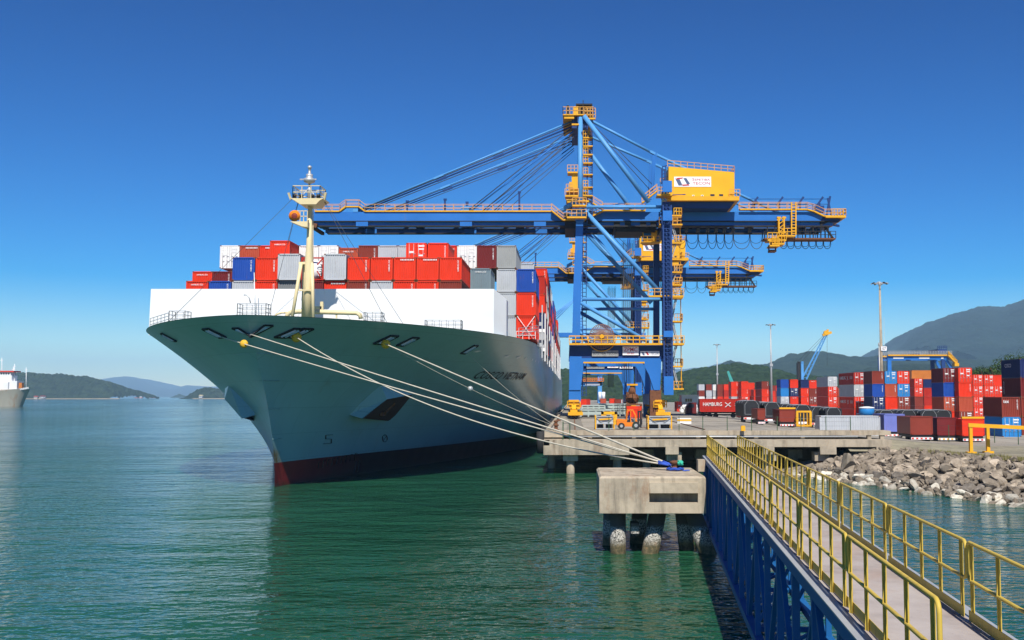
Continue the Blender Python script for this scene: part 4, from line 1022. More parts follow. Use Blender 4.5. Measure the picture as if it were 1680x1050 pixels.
# stays
for (x0,y0,x1,y1,r,mt) in ((940,186,584,346,.15,'lblue'),(940,190,588,346,.08,'cable'),(940,195,592,347,.13,'dblue'),(941,200,598,348,.07,'cable'),(940,196,766,347,.08,'cable'),(941,203,770,348,.13,'blue'),(942,208,790,348,.08,'cable'),(942,212,808,348,.07,'cable')):
    for Y, Yb in ((AY0+1, GB[0]), (AY1-1, GB[1])):
        m = MB(); a = ap(x0,y0,Y); b = gp(x1,y1); b.y = Yb; m.tube(a, b, r*(1 if Y < 169 else .8), 6)
        if r > .12:
            for f in (.35, .62): c = a + (b-a)*f; m.bar(c - (b-a).normalized()*.9, c + (b-a).normalized()*.9, .32)
        part(m, 'forestay', M[mt])
for Y in (AY0+.5, AY1-.5):
    pts = [ap(965,184,Y), ap(1077,237,Y+ (2 if Y<169 else -2)), ap(1300,343,Y + (2 if Y<169 else -2))]
    m = MB(); m.tube(pts[0], pts[1], .23, 10); m.tube(pts[1], pts[2], .23, 10); m.bar(pts[1]-(pts[1]-pts[0]).normalized()*.7, pts[1]+(pts[2]-pts[1]).normalized()*.7, .6, .4); part(m, 'backstay', M['lblue'])
    m = MB(); m.bar(ap(1077,240,Y+2 if Y<169 else Y-2), ap(1076,303,Y+2 if Y<169 else Y-2), .5); m.bar(ap(1080,240,Y), ap(1073,303,Y), .22); part(m, 'backstay_post', M['blue'])
m = MB(); m.tube(ap(975,196,165), ap(1072,303,165), .06, 5); m.tube(ap(978,192,166), ap(1075,290,166), .06, 5); part(m, 'hoist_rope', M['cable'])
# sea side control platforms
m = MB(); Y = CD - 1.5
for x0, x1, y in ((931,948,287),(929,948,318),(927,949,325)): m.box(cp(x0,0).x, cp(x1,0).x, Y-1, Y+1.2, cp(0,y+2.5).z, cp(0,y).z)
m.box(cp(934,0).x, cp(948,0).x, Y-.6, Y+1, cp(0,315).z, cp(0,303).z); m.box(cp(938,0).x, cp(948,0).x, Y-.6, Y+1, cp(0,303).z, cp(0,287).z)
m.mi = 1
for x0, x1, y in ((931,948,287),(929,940,318),(927,949,325)): m.rail((cp(x0,0).x,Y-1,cp(0,y).z),(cp(x1,0).x,Y-1,cp(0,y).z),1.05,3,.045,1)
part(m, 'boom_control_cabin', [M['yel'], M['pinkrail']])
m = MB()
for x0, x1, y in ((939,962,341),(930,962,360),(948,966,334)): m.box(cp(x0,0).x, cp(x1,0).x, Y-1.2, Y, cp(0,y+2.5).z, cp(0,y).z); 
m.mi = 1
for x0, x1, y in ((939,962,341),(930,962,360)): m.rail((cp(x0,0).x,Y-1.2,cp(0,y).z),(cp(x1,0).x,Y-1.2,cp(0,y).z),1.1,4,.045,1)
part(m, 'hinge_platform', [M['yel'], M['pinkrail']])
m = MB(); m.box(cp(926,0).x, cp(946,0).x, GB[0]-1, GB[1]+1, zb_-1.4, zb_-.2); m.box(cp(925,0).x, cp(934,0).x, GB[0]-1, GB[0]+1, zb_, zt_-.3); m.box(cp(965,0).x,cp(977,0).x,GB[0]-.6,GB[0]-.4,zt_-2,zt_+.1); part(m, 'boom_hinge', M['black'])
m = MB(); m.tube(cp(925,342,Y+1), cp(946,330,Y+1), .28, 8); m.tube(cp(922,347,Y+1), cp(940,336,Y+1), .22, 8); part(m, 'latch_arm', M['lblue'])
# ladder tower up the sea side mast
m = MB(); Yl = CD + 1.5
for x in (963.5, 972): m.bar(cp(x,360,Yl), cp(x,205,Yl), .16); m.bar(cp(x,360,Yl+1.2), cp(x,205,Yl+1.2), .14)
for k in range(52): m.bar(cp(968.5,358-k*2.9,Yl), cp(972,358-k*2.9,Yl), .10)
m.mi = 1
for k, y in enumerate((222, 236, 250, 264, 283, 304, 318)):
    m.box(cp(957,0).x, cp(973,0).x, Yl-.5, Yl+1.4, cp(0,y+1.8).z, cp(0,y).z); m.rail((cp(957,0).x,Yl-.5,cp(0,y).z),(cp(965,0).x,Yl-.5,cp(0,y).z),1,2,.04,1)
part(m, 'ladder_tower', [M['dblue'], M['yel']])
m = MB(); Yl = CD + 1.5
for x in (956, 962): m.bar(cp(x,650,Yl), cp(x,372,Yl), .12)
for k in range(40): m.bar(cp(956,648-k*6.8,Yl), cp(962,648-k*6.8,Yl), .10)
part(m, 'ladder', M['dblue'])
# machinery house
HY0, HY1 = 161.0, 174.5
hp = lambda x, y: (at(x,y,HY0).x, at(x,y,HY0).z)
house = MB(); house.prism([hp(1097,322),hp(1205,322),hp(1205,282.5),hp(1097,273)], HY0, HY1); ho = part(house, 'machinery_house', M['house'])
m = MB(); m.prism([hp(1094,330),hp(1212,330),hp(1212,323),hp(1094,323)], HY0-.6, HY1+.5); m.mi = 1
a, b = hp(1196,323), hp(1213,323); m.rail((a[0],HY0-.6,a[1]),(b[0],HY0-.6,b[1]),1.1,3,.045,1)
m.build('house_platform', [M['yel'], M['pinkrail']], ho)
m = MB(); m.prism([hp(1100,341),hp(1198,341),hp(1206,330.2),hp(1098,330.2)], HY0+.4, HY1-.4); m.build('underframe', M['dblue'], ho)
m = MB(); a, b = hp(1095,273.5), hp(1205,283); m.rail((a[0],HY0,a[1]),(b[0],HY0,b[1]),1.05,10,.04,1); m.rail((a[0],HY1,a[1]),(b[0],HY1,b[1]),1.05,10,.04,1); m.rail((b[0],HY0,b[1]),(b[0],HY1,b[1]),1.05,8,.04,1); m.build('roof_railing', M['pinkrail'], ho)
m = MB(); a, b = hp(1106,306.5), hp(1166.5,290); sx0, sz0, sx1, sz1 = a[0], a[1], b[0], b[1]
m.box(sx0, sx1, HY0-.06, HY0-.003, sz0, sz1); sg = m.build('sign', M['signwhite'], ho)
def s3(u, v, o=.07): return V(sx0+(sx1-sx0)*u, HY0-o, sz0+(sz1-sz0)*v)
m = MB(); m.add([s3(.03,.82),s3(.14,.82),s3(.23,.12),s3(.12,.12)],[(0,1,2,3)]); m.add([s3(.25,.86),s3(.33,.86),s3(.43,.30),s3(.36,.16)],[(0,1,2,3)]); m.build('logo', M['signblue'], sg)
m = MB(); m.add([s3(.05,.72,.075),s3(.08,.88,.075),s3(.25,.92,.075),s3(.22,.80,.075)],[(0,1,2,3)]); m.add([s3(.20,.22,.075),s3(.38,.24,.075),s3(.42,.12,.075),s3(.24,.08,.075)],[(0,1,2,3)]); m.build('logo', M['signred'], sg)
m = MB(); put_text(m, 'S', s3(.49,.60), s3(.545,.60)-s3(.49,.60), s3(.49,.86)-s3(.49,.60)); put_text(m, 'EPETIBA', s3(.56,.60), s3(.97,.60)-s3(.56,.60), s3(.56,.80)-s3(.56,.60)); put_text(m, 'TECON', s3(.50,.20), s3(.97,.20)-s3(.50,.20), s3(.5,.48)-s3(.5,.20)); m.build('lettering', M['signred'], sg)
for x0, x1, y0, y1 in ((1164.5,1173,318,324),(1179,1187,318,324),(1135.5,1139,320,323.5),(1150,1154,320,323.5)):
    m = MB(); a, b = hp(x0, y1), hp(x1, y0); m.box(a[0], b[0], HY0-.08, HY0-.01, a[1], b[1]); m.mi = 1
    m.box(a[0]+.08, b[0]-.08, HY0-.10, HY0-.081, a[1]+.08, b[1]-.08); m.build('window', [M['yel'] if x1-x0 > 5 else M['signwhite'], M['glass']], ho)
m = MB(); m.bar((hp(1121,0)[0],HY0-.4,hp(0,320)[1]),(hp(1126,0)[0],HY0-.4,hp(0,320)[1]),.15)
for x in (1088, 1093): m.bar(cp(x,322,HY0), cp(x,270,HY0), .14); m.bar(cp(x,322,HY0+2), cp(x,270,HY0+2), .14)
for k in range(9): m.bar(cp(1087,320-k*6,HY0), cp(1095,317-k*6,HY0), .12)
for x in (1088, 1093): m.bar(cp(x,300,HY0), cp(x,300,HY0+2), .12)
m.bar((hp(1126,0)[0],HY0-.4,hp(0,320)[1]), cp(1093,318,HY0), .12)
part(m, 'hatch_hoist', M['dblue'])
m = MB(); m.box(cp(1085,0).x, cp(1098,0).x, HY0-2, HY0, cp(0,319).z, cp(0,304).z); part(m, 'switch_room', M['blue'])
m = MB(); m.box(cp(1078,0).x, cp(1103,0).x, HY0-2.6, HY0-.2, cp(0,324).z, cp(0,321.5).z); m.mi = 1; m.rail(cp(1078,321.5,HY0-2.6), cp(1103,321.5,HY0-2.6), 1.1, 5, .045, 1); part(m, 'walkway', [M['yel'], M['pinkrail']])
# cab and trolley
m = MB(); X0 = gp(1058,0).x; m.prism([(X0,gp(0,394).z),(gp(1078,0).x,gp(0,394).z),(gp(1081,0).x,gp(0,376).z),(X0-.3,gp(0,376).z)], 166.5, 171); m.mi = 1
m.prism([(X0+.1,gp(0,390).z),(X0+1.2,gp(0,390).z),(X0+1.2,gp(0,378).z),(X0-.1,gp(0,378).z)], 166.42, 166.49); m.add([(X0-.06,167,gp(0,391).z),(X0-.06,170.5,gp(0,391).z),(X0-.3,170.5,gp(0,379).z),(X0-.3,167,gp(0,379).z)],[(0,1,2,3)])
m.mi = 0; m.rail((X0-.5,166,gp(0,396).z),(X0+2.6,166,gp(0,396).z),1,3,.045,1); m.box(X0-.5,X0+2.6,165.9,168,gp(0,396.5).z,gp(0,395.5).z)
part(m, 'operator_cabin', [M['yel'], M['glass']])
m = MB(); m.box(gx(1010), gx(1075), GB[0]+.3, GB[1]-.3, zb_-1.7, zb_-.96); 
for x in (1012, 1030, 1055, 1072): m.box(gx(x)-.5, gx(x)+.5, GB[0]-.2, GB[1]+.2, zb_-1.2, zb_-.2)
m.box(gx(1020), gx(1066), GB[0]+.6, GB[1]-.6, zb_-.2, zb_+1); part(m, 'trolley', M['black'])
m = MB()
for x in (1026, 1029, 1033, 1037, 1041, 1044):
    for Y in (167, 171): m.tube(cp(x,382,Y), cp(1032+(x-1034)*.7,628,Y+ .2), .035, 4)
part(m, 'hoist_rope', M['cable'])
# spreader hanging over the red hopper
# land side elevator shaft and stair tower
EX0, EX1, EY = cp(1086.5,0).x, cp(1099.5,0).x, 157.1
m = MB()
for x in (EX0, EX1):
    for y in (EY, EY+2.2): m.bar((x,y,cp(0,645).z),(x,y,cp(0,342).z), .22)
m.box(EX0+.15, EX1-.15, EY+1.6, EY+2.1, cp(0,640).z, cp(0,344).z)
for k in range(44):
    z = cp(0,642-k*6.9).z; m.bar((EX0,EY,z),(EX1,EY,z),.10); m.bar((EX0+.45,EY+.6,z+.4),(EX0+.45+.3,EY+.6,z+.4),.45,.12)
m.bar((EX0+.5,EY+.4,cp(0,642).z),(EX0+.5,EY+.4,cp(0,344).z),.14); m.bar((EX1-.3,EY+.3,cp(0,642).z),(EX1-.3,EY+.3,cp(0,344).z),.08)
part(m, 'elevator_shaft', M['dblue'])
for y0, y1 in ((555,545),(648,618),(368,352),(322,304)):
    m = MB(); m.box(EX0-.1, EX1+.1, EY-.6, EY-.1, cp(0,y0).z, cp(0,y1).z); part(m, 'elevator_landing', M['blue'])
SX0, SX1, SY0 = cp(1101,0).x, cp(1120,0).x, 161.0
levels = [352, 367, 397, 424, 445, 466, 487, 526, 564, 600, 637]
m = MB()
for x in (SX0, SX1):
    m.bar((x,SY0+1.8,cp(0,640).z),(x,SY0+1.8,cp(0,350).z),.14)
part(m, 'stair_post', M['yel'])
for k, y in enumerate(levels):
    z = cp(0,y).z; full = k in (1, 6, 8, 10); m = MB()
    m.box((cp(1083,0).x if full else SX0), SX1+(.1 if full else 0), SY0-.8-(.1 if full else 0), SY0+1.6, z-.22, z); m.mi = 1
    m.rail(((cp(1083,0).x if full else SX0+.6), SY0-.8, z), (SX1, SY0-.8, z), 1.1, 5 if full else 3, .05, 1); m.rail((SX1,SY0-.8,z),(SX1,SY0+1.6,z),1.1,2,.05,1)
    part(m, 'stair_landing', [M['yel'], M['pinkrail'] if k % 3 else M['yel']])
    if k: 
        z2 = cp(0,levels[k-1]).z; m = MB(); nfl = max(1, round((z2-z)/2.8))
        for f in range(nfl):
            za, zc = z+(z2-z)*f/nfl, z+(z2-z)*(f+1)/nfl; xa, xb = (SX0+.2, SX1-.8) if (k+f) % 2 else (SX1-.8, SX0+.2)
            for yy in (SY0-.3, SY0+.6): m.bar((xa,yy,za),(xb,yy,zc),.12,.25); m.bar((xa,yy,za+1),(xb,yy,zc+1),.07)
            for s_ in range(10): t_ = s_/10; m.box(xa+(xb-xa)*t_-.12, xa+(xb-xa)*t_+.12, SY0-.3, SY0+.6, za+(zc-za)*t_-.02, za+(zc-za)*t_+.03)
            if f: m.box(SX0, SX1, SY0-.4, SY0+.9, za-.1, za)
        part(m, 'stair_flight', M['galv'])
for y0, y1 in ((435,423),(362,356),(470,462)):
    m = MB(); m.box(SX0+.3, SX1-.5, SY0-.5, SY0+.8, cp(0,y0).z, cp(0,y1).z); part(m, 'electric_box', M['yel'])
# portal walkway
a = lambda x, y: cp(x, y, CD-1.6)
m = MB(); m.box(a(934,0).x, a(1120,0).x, CD-2.1, CD-.98, a(0,567).z, a(0,564).z); m.mi = 1; m.rail((a(934,0).x,CD-2.1,a(0,564).z),(a(1120,0).x,CD-2.1,a(0,564).z),1.15,18,.05,1); m.rail((a(934,0).x,CD-1.0,a(0,564).z),(a(1080,0).x,CD-1.0,a(0,564).z),1.15,14,.05,1)
part(m, 'walkway', [M['yel'], M['yel']])
m = MB(); m.box(a(957,0).x, a(1056,0).x, CD-1.5, CD-.96, a(0,596.5).z, a(0,594.2).z); part(m, 'walkway', M['yel'])
m = MB(); p0 = cp(1063,489,CD-1.2); m.box(p0.x, cp(1120,0).x, CD-1.9, CD-.9, cp(0,489).z, cp(0,486.5).z); m.mi=1; m.rail((p0.x,CD-1.9,cp(0,486.5).z),(cp(1120,0).x,CD-1.9,cp(0,486.5).z),1.1,6,.05,1); part(m, 'walkway', [M['yel'], M['pinkrail']])
# cable reel
c = cp(987, 553, CD-1.5); m = MB()
for k in range(40):
    t = k*math.pi/20; m.bar(c + V(math.cos(t)*.3,0,math.sin(t)*.3), c + V(math.cos(t)*1.98,0,math.sin(t)*1.98), .12, .25, (0,1,0))
for r in (.5, 1.95): m.path([c + V(math.cos(t*math.pi/12)*r,0,math.sin(t*math.pi/12)*r) for t in range(25)], .06, 5)
ro = part(m, 'cable_reel', paint('reel_paint', (.24,.14,.11), .7, 0, .3, (.1,.05,.03), 2))
m = MB(); m.lathe((c.x,CD-1.75,c.z),[(.35,0),(.35,.5)],12,'y'); m.build('hub', M['yel'], ro)
m = MB(); m.path([c + V(math.cos(t*math.pi/12)*2.3, .3, math.sin(t*math.pi/12)*2.3) for t in range(12,25)], .08, 5)
for sg_ in (-1,1): m.bar(c+V(0,.2,0), c+V(sg_*1.9,.2,-1.3), .16)
m.build('cable_guide', M['yel'], ro)
# signs on the portal beam
def sgn(x0, x1, y0, y1, mat, Y=CD-1.0):
    A, B = cp(x0,y1,Y), cp(x1,y0,Y); m = MB(); m.box(A.x,B.x,Y-.05,Y+.25,A.z,B.z); o = part(m, 'sign', mat); return o, A, B-A
boardm = paint('board_grey', (.30,.31,.31), .6, 0, .6, (.08,.08,.09), 2, .5)
o, A, D = sgn(971,1014,575.5,585,boardm); m = MB(); put_text(m, 'SEPETIBA TECON', A+V(D.x*.04,-.06,D.z*.3), (D.x*.92,0,0), (0,0,D.z*.42)); m.build('lettering', M['textdark'], o)
o, A, D = sgn(1021,1047,569,583,M['signwhite']); m = MB(); put_text(m,'ZPMC',A+V(D.x*.08,-.06,D.z*.42),(D.x*.84,0,0),(0,0,D.z*.48)); m.build('lettering', M['signred'], o); m = MB(); put_text(m,'振华港机',A+V(D.x*.28,-.06,D.z*.08),(D.x*.45,0,0),(0,0,D.z*.24)); m.build('lettering', M['signred'], o)
o, A, D = sgn(1050,1081,576.5,584.5,M['signwhite']); m = MB(); put_text(m,'TECON',A+V(D.x*.55,-.06,D.z*.2),(D.x*.4,0,0),(0,0,D.z*.5)); m.build('lettering', M['signblue'], o); m = MB(); m.add([A+V(D.x*.05,-.06,D.z*.8),A+V(D.x*.16,-.06,D.z*.8),A+V(D.x*.24,-.06,D.z*.15),A+V(D.x*.13,-.06,D.z*.15)],[(0,1,2,3)]); m.build('logo', M['signblue'], o)
m = MB(); m.add([A+V(D.x*.26,-.06,D.z*.85),A+V(D.x*.36,-.06,D.z*.85),A+V(D.x*.46,-.06,D.z*.2),A+V(D.x*.36,-.06,D.z*.2)],[(0,1,2,3)]); m.build('logo', M['signred'], o)
# festoon loops and the end gear
fz = gp(0, 377.5).z
fxs = [1112, 1127, 1146.5, 1162.5, 1176.5, 1190, 1204.5, 1232, 1253]
for k in range(len(fxs)-1):
    m = MB()
    for Yo, dp, r in ((0, 30, .055), (.5, 20, .04)):
        xa, xb = gx(fxs[k]), gx(fxs[k+1]); zd = dp/10.0
        m.path([(xa+(xb-xa)*(.5-.5*math.cos(math.pi*t/12)) if True else 0, GB[0]+1+Yo, fz - zd*(1-(2*t/12-1)**2)**.62) for t in range(13)], r, 5)
    m.box(gx(fxs[k])-.25, gx(fxs[k])+.25, GB[0]+.8, GB[0]+1.8, fz-.1, fz+.5)
    part(m, 'festoon_cable', M['cable'])
for k in range(7):
    xa = 1281 + k*12; m = MB()
    for Yo, dp, r in ((0, 15, .055), (.4, 11, .04)):
        m.path([(gx(xa+12*(.5-.5*math.cos(math.pi*t/10))), GB[0]+1+Yo, gp(0,392).z - dp/10*(1-(2*t/10-1)**2)**.62) for t in range(11)], r, 5)
    part(m, 'festoon_cable', M['cable'])
m = MB(); A_ = gp(1253,391); B_ = gp(1370,391); m.box(A_.x, B_.x, GB[0]-.5, GB[0]+2.2, A_.z-.25, A_.z)
m.mi = 1
for k in range(9): x = gx(1258+k*12.5); m.bar((x,GB[0]-.3,A_.z),(x,GB[0]-.3,zb_-.9),.16); m.bar((x,GB[0]+2,A_.z),(x,GB[0]+2,zb_-.9),.14)
m.rail((A_.x,GB[0]-.5,A_.z),(B_.x,GB[0]-.5,A_.z),1.1,14,.045,1); m.bar((gx(1352),GB[0],zb_-.8),(gx(1366),GB[0],A_.z),.3); m.bar((gx(1345),GB[0],zb_-.5),(gx(1372),GB[0],zt_-.8),.5)
part(m, 'maintenance_gantry', [M['rust'], M['black']])
m = MB(); G = lambda x, y, d=-1.2: gp(x, y) + V(0, d, 0)
for x in (1275, 1283.5):
    for d in (-1.4,-.4): m.bar(G(x,398,d), G(x,359,d), .22)
    m.bar(G(x,361), G(x,358), .6)
for k in range(6): m.bar(G(1275,396-k*6.5,-1.4), G(1283.5,390-k*6.5,-1.4), .12)
for x in (1296, 1303): m.bar(G(x,387), G(x,334), .2)
for k in range(11): m.bar(G(1296,385-k*4.7), G(1303,385-k*4.7), .11)
for x0, x1, y in ((1255,1285,396),(1274,1300,389),(1262,1282,402),(1258,1274,405)): m.box(gx(x0), gx(x1), GB[0]-2.2, GB[0]+.4, gp(0,y+2.4).z, gp(0,y).z); m.rail((gx(x0),GB[0]-2.2,gp(0,y).z),(gx(x1),GB[0]-2.2,gp(0,y).z),1.1,4,.05,1)
m.box(gx(1262),gx(1274),GB[0]-1.8,GB[0],gp(0,404).z,gp(0,392).z); m.mi = 1; m.box(gx(1259),gx(1270),GB[0]-1.6,GB[0],gp(0,415).z,gp(0,412).z); m.bar(G(1259,413),G(1259,404),.2); m.bar(G(1270,413),G(1270,404),.2)
part(m, 'spreader_service_platform', [M['yel'], M['rust']])
m = MB(); z = zt_
for x in (1238, 1279, 1313, 1345):
    m.bar((gx(x),GB[0],zt_+.3),(gx(x),GB[0],zt_+1.6),.25); m.bar((gx(x-4),GB[0],zt_+1.2),(gx(x+6),GB[0],zt_+2.6),.32)
for y in (326.5, 335): m.tube(gp(1228,y), gp(1358,y), .05, 5)
m.bar(gp(1356,355),gp(1362,322),.3); m.bar(gp(1364,355),gp(1358,325),.25); m.bar(gp(1230,345),gp(1242,330),.25); m.box(gx(1338),gx(1352),GB[0]-.3,GB[0]+.6,zt_,zt_+1.1)
part(m, 'rope_support', M['dblue'])
m = MB(); m.box(gx(1352),gx(1385),GB[0]-1.2,GB[1]+1,gp(0,359).z,gp(0,355.5).z); m.mi=1; m.rail((gx(1362),GB[0]-1.2,gp(0,355.5).z),(gx(1385),GB[0]-1.2,gp(0,355.5).z),1.1,5,.05,1); m.rail((gx(1385),GB[0]-1.2,gp(0,355.5).z),(gx(1385),GB[1]+1,gp(0,355.5).z),1.1,5,.05,1)
part(m, 'end_platform', [M['yel'], M['yel']])
m = MB(); m.prism([(gx(1350),zb_+.9),(gx(1380),gp(0,361).z),(gx(1372),gp(0,366).z),(gx(1345),zb_+.02)], GB[0]-.46, GB[1]+.5); part(m, 'end_tie', M['dblue'])
# second crane of the same make further along the quay
crane2 = copy_tree(crane); crane2.location.y += 72
crane2['label'] = 'middle blue gantry crane seen smaller through the legs of the nearest one'
# third, far crane
t = thing('gantry_crane', (2, 520, QZ), 'small far blue gantry crane seen under the portals of the two big ones', 'crane', 'ship to shore gantry cranes')
fp_ = lambda x, y, Y=520: at(x, y, Y)
for Y in (520, 534):
    for x in (950, 984): MB().bar(V(fp_(x,0).x,Y,QZ), V(fp_(x,0).x,Y,fp_(0,618).z), 2.0, 1.6, (0,1,0)).build('leg', M['lblue'], t)
    MB().box(fp_(946,0).x, fp_(988,0).x, Y-.8, Y+.8, fp_(0,633).z, fp_(0,626).z).build('portal_beam', M['lblue'], t)
    MB().tube(V(fp_(953,0).x,Y,fp_(0,530).z), V(fp_(986,0).x,Y,fp_(0,625).z), .9, 8).build('brace', M['lblue'], t)
    MB().tube(V(fp_(950,0).x,Y,fp_(0,627).z), V(fp_(953,0).x,Y,fp_(0,480).z), .8, 8).build('mast', M['lblue'], t)
    MB().tube(V(fp_(986,0).x,Y,fp_(0,627).z), V(fp_(982,0).x,Y,fp_(0,545).z), .8, 8).build('mast', M['lblue'], t)
m = MB(); m.box(fp_(900,0).x, fp_(1060,0).x, 524, 530, fp_(0,552).z, fp_(0,545).z); m.build('boom_girder', M['blue'], t)
for x in (984, 990):
    m = MB(); p = fp_(x,0); m.tube((p.x,519,fp_(0,656).z),(p.x,519,fp_(0,643).z),.8,10); m.build('counterweight', M['white'], t)
m = MB(); m.box(fp_(946,0).x, fp_(990,0).x, 517.6, 519, fp_(0,626).z, fp_(0,625).z); m.rail((fp_(946,0).x,517.6,fp_(0,625).z),(fp_(990,0).x,517.6,fp_(0,625).z),1.4,12,.12,1); m.build('walkway', M['orange'], t)
m = MB(); m.box(fp_(960,0).x, fp_(984,0).x, 518.9, 519.15, fp_(0,632).z, fp_(0,629).z); m.build('sign', M['signwhite'], t)
for k in range(4):
    m = MB(); m.tube(V(fp_(953,0).x,527,fp_(0,480).z), V(fp_(890-k*8,0).x,527,fp_(0,545).z), .35, 6); m.build('forestay', M['lblue'], t)
# lifted far boom behind the ship stacks
for px, py in ((905,462),(930,470)): pass
# ------------------------------------------------------------------ mooring dolphin
dx0, dx1, dy0, dy1, dz0, dz1 = 1.28, 6.58, 50.5, 56.7, 2.1, 3.92
dol = thing('mooring_dolphin', (3.9, 53.6, 0), 'square concrete mooring block on leaning piles where the white ropes are tied', 'mooring block')
def dpx(x): return (x - CX)/F*dy0
rx0, rx1, rz0, rz1 = dpx(1064), dpx(1143), 2.62, 3.10
m = MB()
m.box(dx0, rx0, dy0, dy0+.6, dz0, dz1-.1); m.box(rx1, dx1, dy0, dy0+.6, dz0, dz1-.1); m.box(rx0, rx1, dy0, dy0+.6, dz0, rz0); m.box(rx0, rx1, dy0-.10, dy0+.6, rz1, dz1-.30); m.box(rx0, rx1, dy0, dy0+.6, dz1-.30, dz1-.1)
m.box(dx0, dx1, dy0+.6, dy1, dz0, dz1-.1)
m.add([(dx0,dy0,dz1-.1),(dx1,dy0,dz1-.1),(dx1,dy1,dz1-.1),(dx0,dy1,dz1-.1),(dx0+.1,dy0+.12,dz1),(dx1-.05,dy0+.12,dz1),(dx1-.05,dy1-.05,dz1),(dx0+.1,dy1-.05,dz1)], [(4,5,6,7),(0,1,5,4),(1,2,6,5),(2,3,7,6),(3,0,4,7)])
M['concblock'] = concrete('concrete_block', (.41,.345,.25), 1.1, .85, True, .6)
m.build('block', M['concblock'], dol)
MB().box(dpx(1152)*1.08, dx1+.02, dy0+3.2, dy0+3.9, dz1, dz1+.62).build('upstand', M['conc'], dol)
barn = rock_mat('barnacle_pile', (.10,.09,.07), (.36,.34,.29), (.55,.53,.47))
def pile(top, bot, r, mat):
    m = MB(); m.tube(top, bot, r, 18); return m.build('pile', mat, dol)
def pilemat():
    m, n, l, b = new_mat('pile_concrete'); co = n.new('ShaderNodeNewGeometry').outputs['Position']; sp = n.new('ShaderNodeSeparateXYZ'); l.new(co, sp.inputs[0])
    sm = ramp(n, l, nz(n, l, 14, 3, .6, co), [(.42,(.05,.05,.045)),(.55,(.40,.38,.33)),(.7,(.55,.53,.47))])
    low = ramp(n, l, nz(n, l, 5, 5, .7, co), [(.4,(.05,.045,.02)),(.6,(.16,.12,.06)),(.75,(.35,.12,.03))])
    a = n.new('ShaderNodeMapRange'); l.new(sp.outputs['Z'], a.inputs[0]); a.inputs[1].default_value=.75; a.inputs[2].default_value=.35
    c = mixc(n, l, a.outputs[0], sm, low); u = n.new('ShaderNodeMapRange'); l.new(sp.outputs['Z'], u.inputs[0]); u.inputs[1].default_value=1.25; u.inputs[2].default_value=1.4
    l.new(mixc(n, l, u.outputs[0], c, (.10,.075,.055)), b.inputs['Base Color']); b.inputs['Roughness'].default_value=.9  # dark upper end: the block's shadow painted onto the piles
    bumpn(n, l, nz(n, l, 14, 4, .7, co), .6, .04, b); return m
M['pile'] = pilemat()
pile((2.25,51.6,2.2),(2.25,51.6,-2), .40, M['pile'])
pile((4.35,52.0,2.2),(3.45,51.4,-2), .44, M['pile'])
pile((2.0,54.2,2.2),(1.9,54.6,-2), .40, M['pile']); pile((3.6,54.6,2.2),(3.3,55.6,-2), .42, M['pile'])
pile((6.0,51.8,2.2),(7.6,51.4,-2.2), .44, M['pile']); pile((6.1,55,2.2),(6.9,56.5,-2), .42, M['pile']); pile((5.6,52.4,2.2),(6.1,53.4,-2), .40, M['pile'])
MB().box(2.9,3.3,51.3,52.4,1.0,1.5).build('pile_strut', M['pile'], dol)
t = MB(); bp = atz(1104, 766, dz1) ; bp = V(5.45, 54.4, dz1)
t.lathe((bp.x, bp.y, dz1), [(.34,0),(.34,.06),(.2,.1),(.18,.34),(.3,.42),(.28,.5),(.1,.54)], 14)
tag(t.build('bollard', M['rust']), 'rusty bollard on the mooring block wrapped in blue and green rope', 'bollard')
for k, (mt, lb) in enumerate((('bluerope','loops of blue rope wound round the bollard on the mooring block'),('greenrope','small bundle of bright green rope on top of the bollard'))):
    m = MB(); rr_ = random.Random(k)
    if k == 0:
        for j in range(5): m.path([bp + V(math.cos(a_*.5)*(.30+.04*j), math.sin(a_*.5)*(.30+.04*j), .05+.05*(j%3)+.02*math.sin(a_*3)) for a_ in range(14)], .032, 6)
        m.path([bp + V(.5+.2*math.sin(a_*.9), -.5-.05*a_, .06) for a_ in range(8)], .032, 6)
    else:
        m.path([bp + V(.12*math.cos(a_*1.1)+.25, .16*math.sin(a_*1.7)-.2, .42+.10*math.sin(a_*.9)) for a_ in range(26)], .055, 6)
    tag(m.build('rope_coil', M[mt]), lb, 'rope')
# ------------------------------------------------------------------ mooring lines
def sag(a, b, s, n=28): return [a + (b-a)*(i/n) - V(0,0,s*4*(i/n)*(1-i/n)) for i in range(n+1)]
def fair(nm): s, z, sd = FAIR[nm]; return hull(max(s,1), z-.2, sd) + hull_n(max(1,s), z, sd)*.1
def line(a, b, s, r, label, splash=True):
    m = MB(); pts = sag(a, b, s); m.path(pts, r, 7); ob = m.build('mooring_line', M['rope']); tag(ob, label, 'rope', 'mooring lines from the ship bow')
    if splash:
        k = len(pts); sl = MB(); sl.path([pts[-1], pts[-1]*.5+pts[-2]*.5], r*1.25, 7); sl.build('chafe_sleeve', M['bluerope'], ob)
    return pts
e = [bp + V(dx,dy,.3) for dx, dy in ((-.2,.25),(-.3,.1),(-.35,0),(-.2,-.1))]
L1 = line(fair('c'), e[0], .12, .045, 'white mooring line from the leftmost bow fairlead in use, below its neighbour')
L2 = line(fair('e'), e[1], .05, .045, 'white mooring line running from the fairlead left of the foremast to the mooring block')
L3 = line(fair('g'), e[2], 1.55, .045, 'white mooring line that sags lowest, from the fairlead just under the foremast')
L4 = line(fair('h'), e[3], .06, .058, 'highest white mooring line, from the right hand fairlead with a yellow disc')
qb = V(QX+1.2, 106.6, QZ+.4)
L5 = line(fair('h')+V(.2,0,-.1), qb, .35, .025, 'thin grey mooring line down to the quay corner with a white float on it', False)
L6 = line(fair('j'), qb+V(0,.2,0), .4, .02, 'thin dark mooring line from the rightmost fairlead to the quay', False)
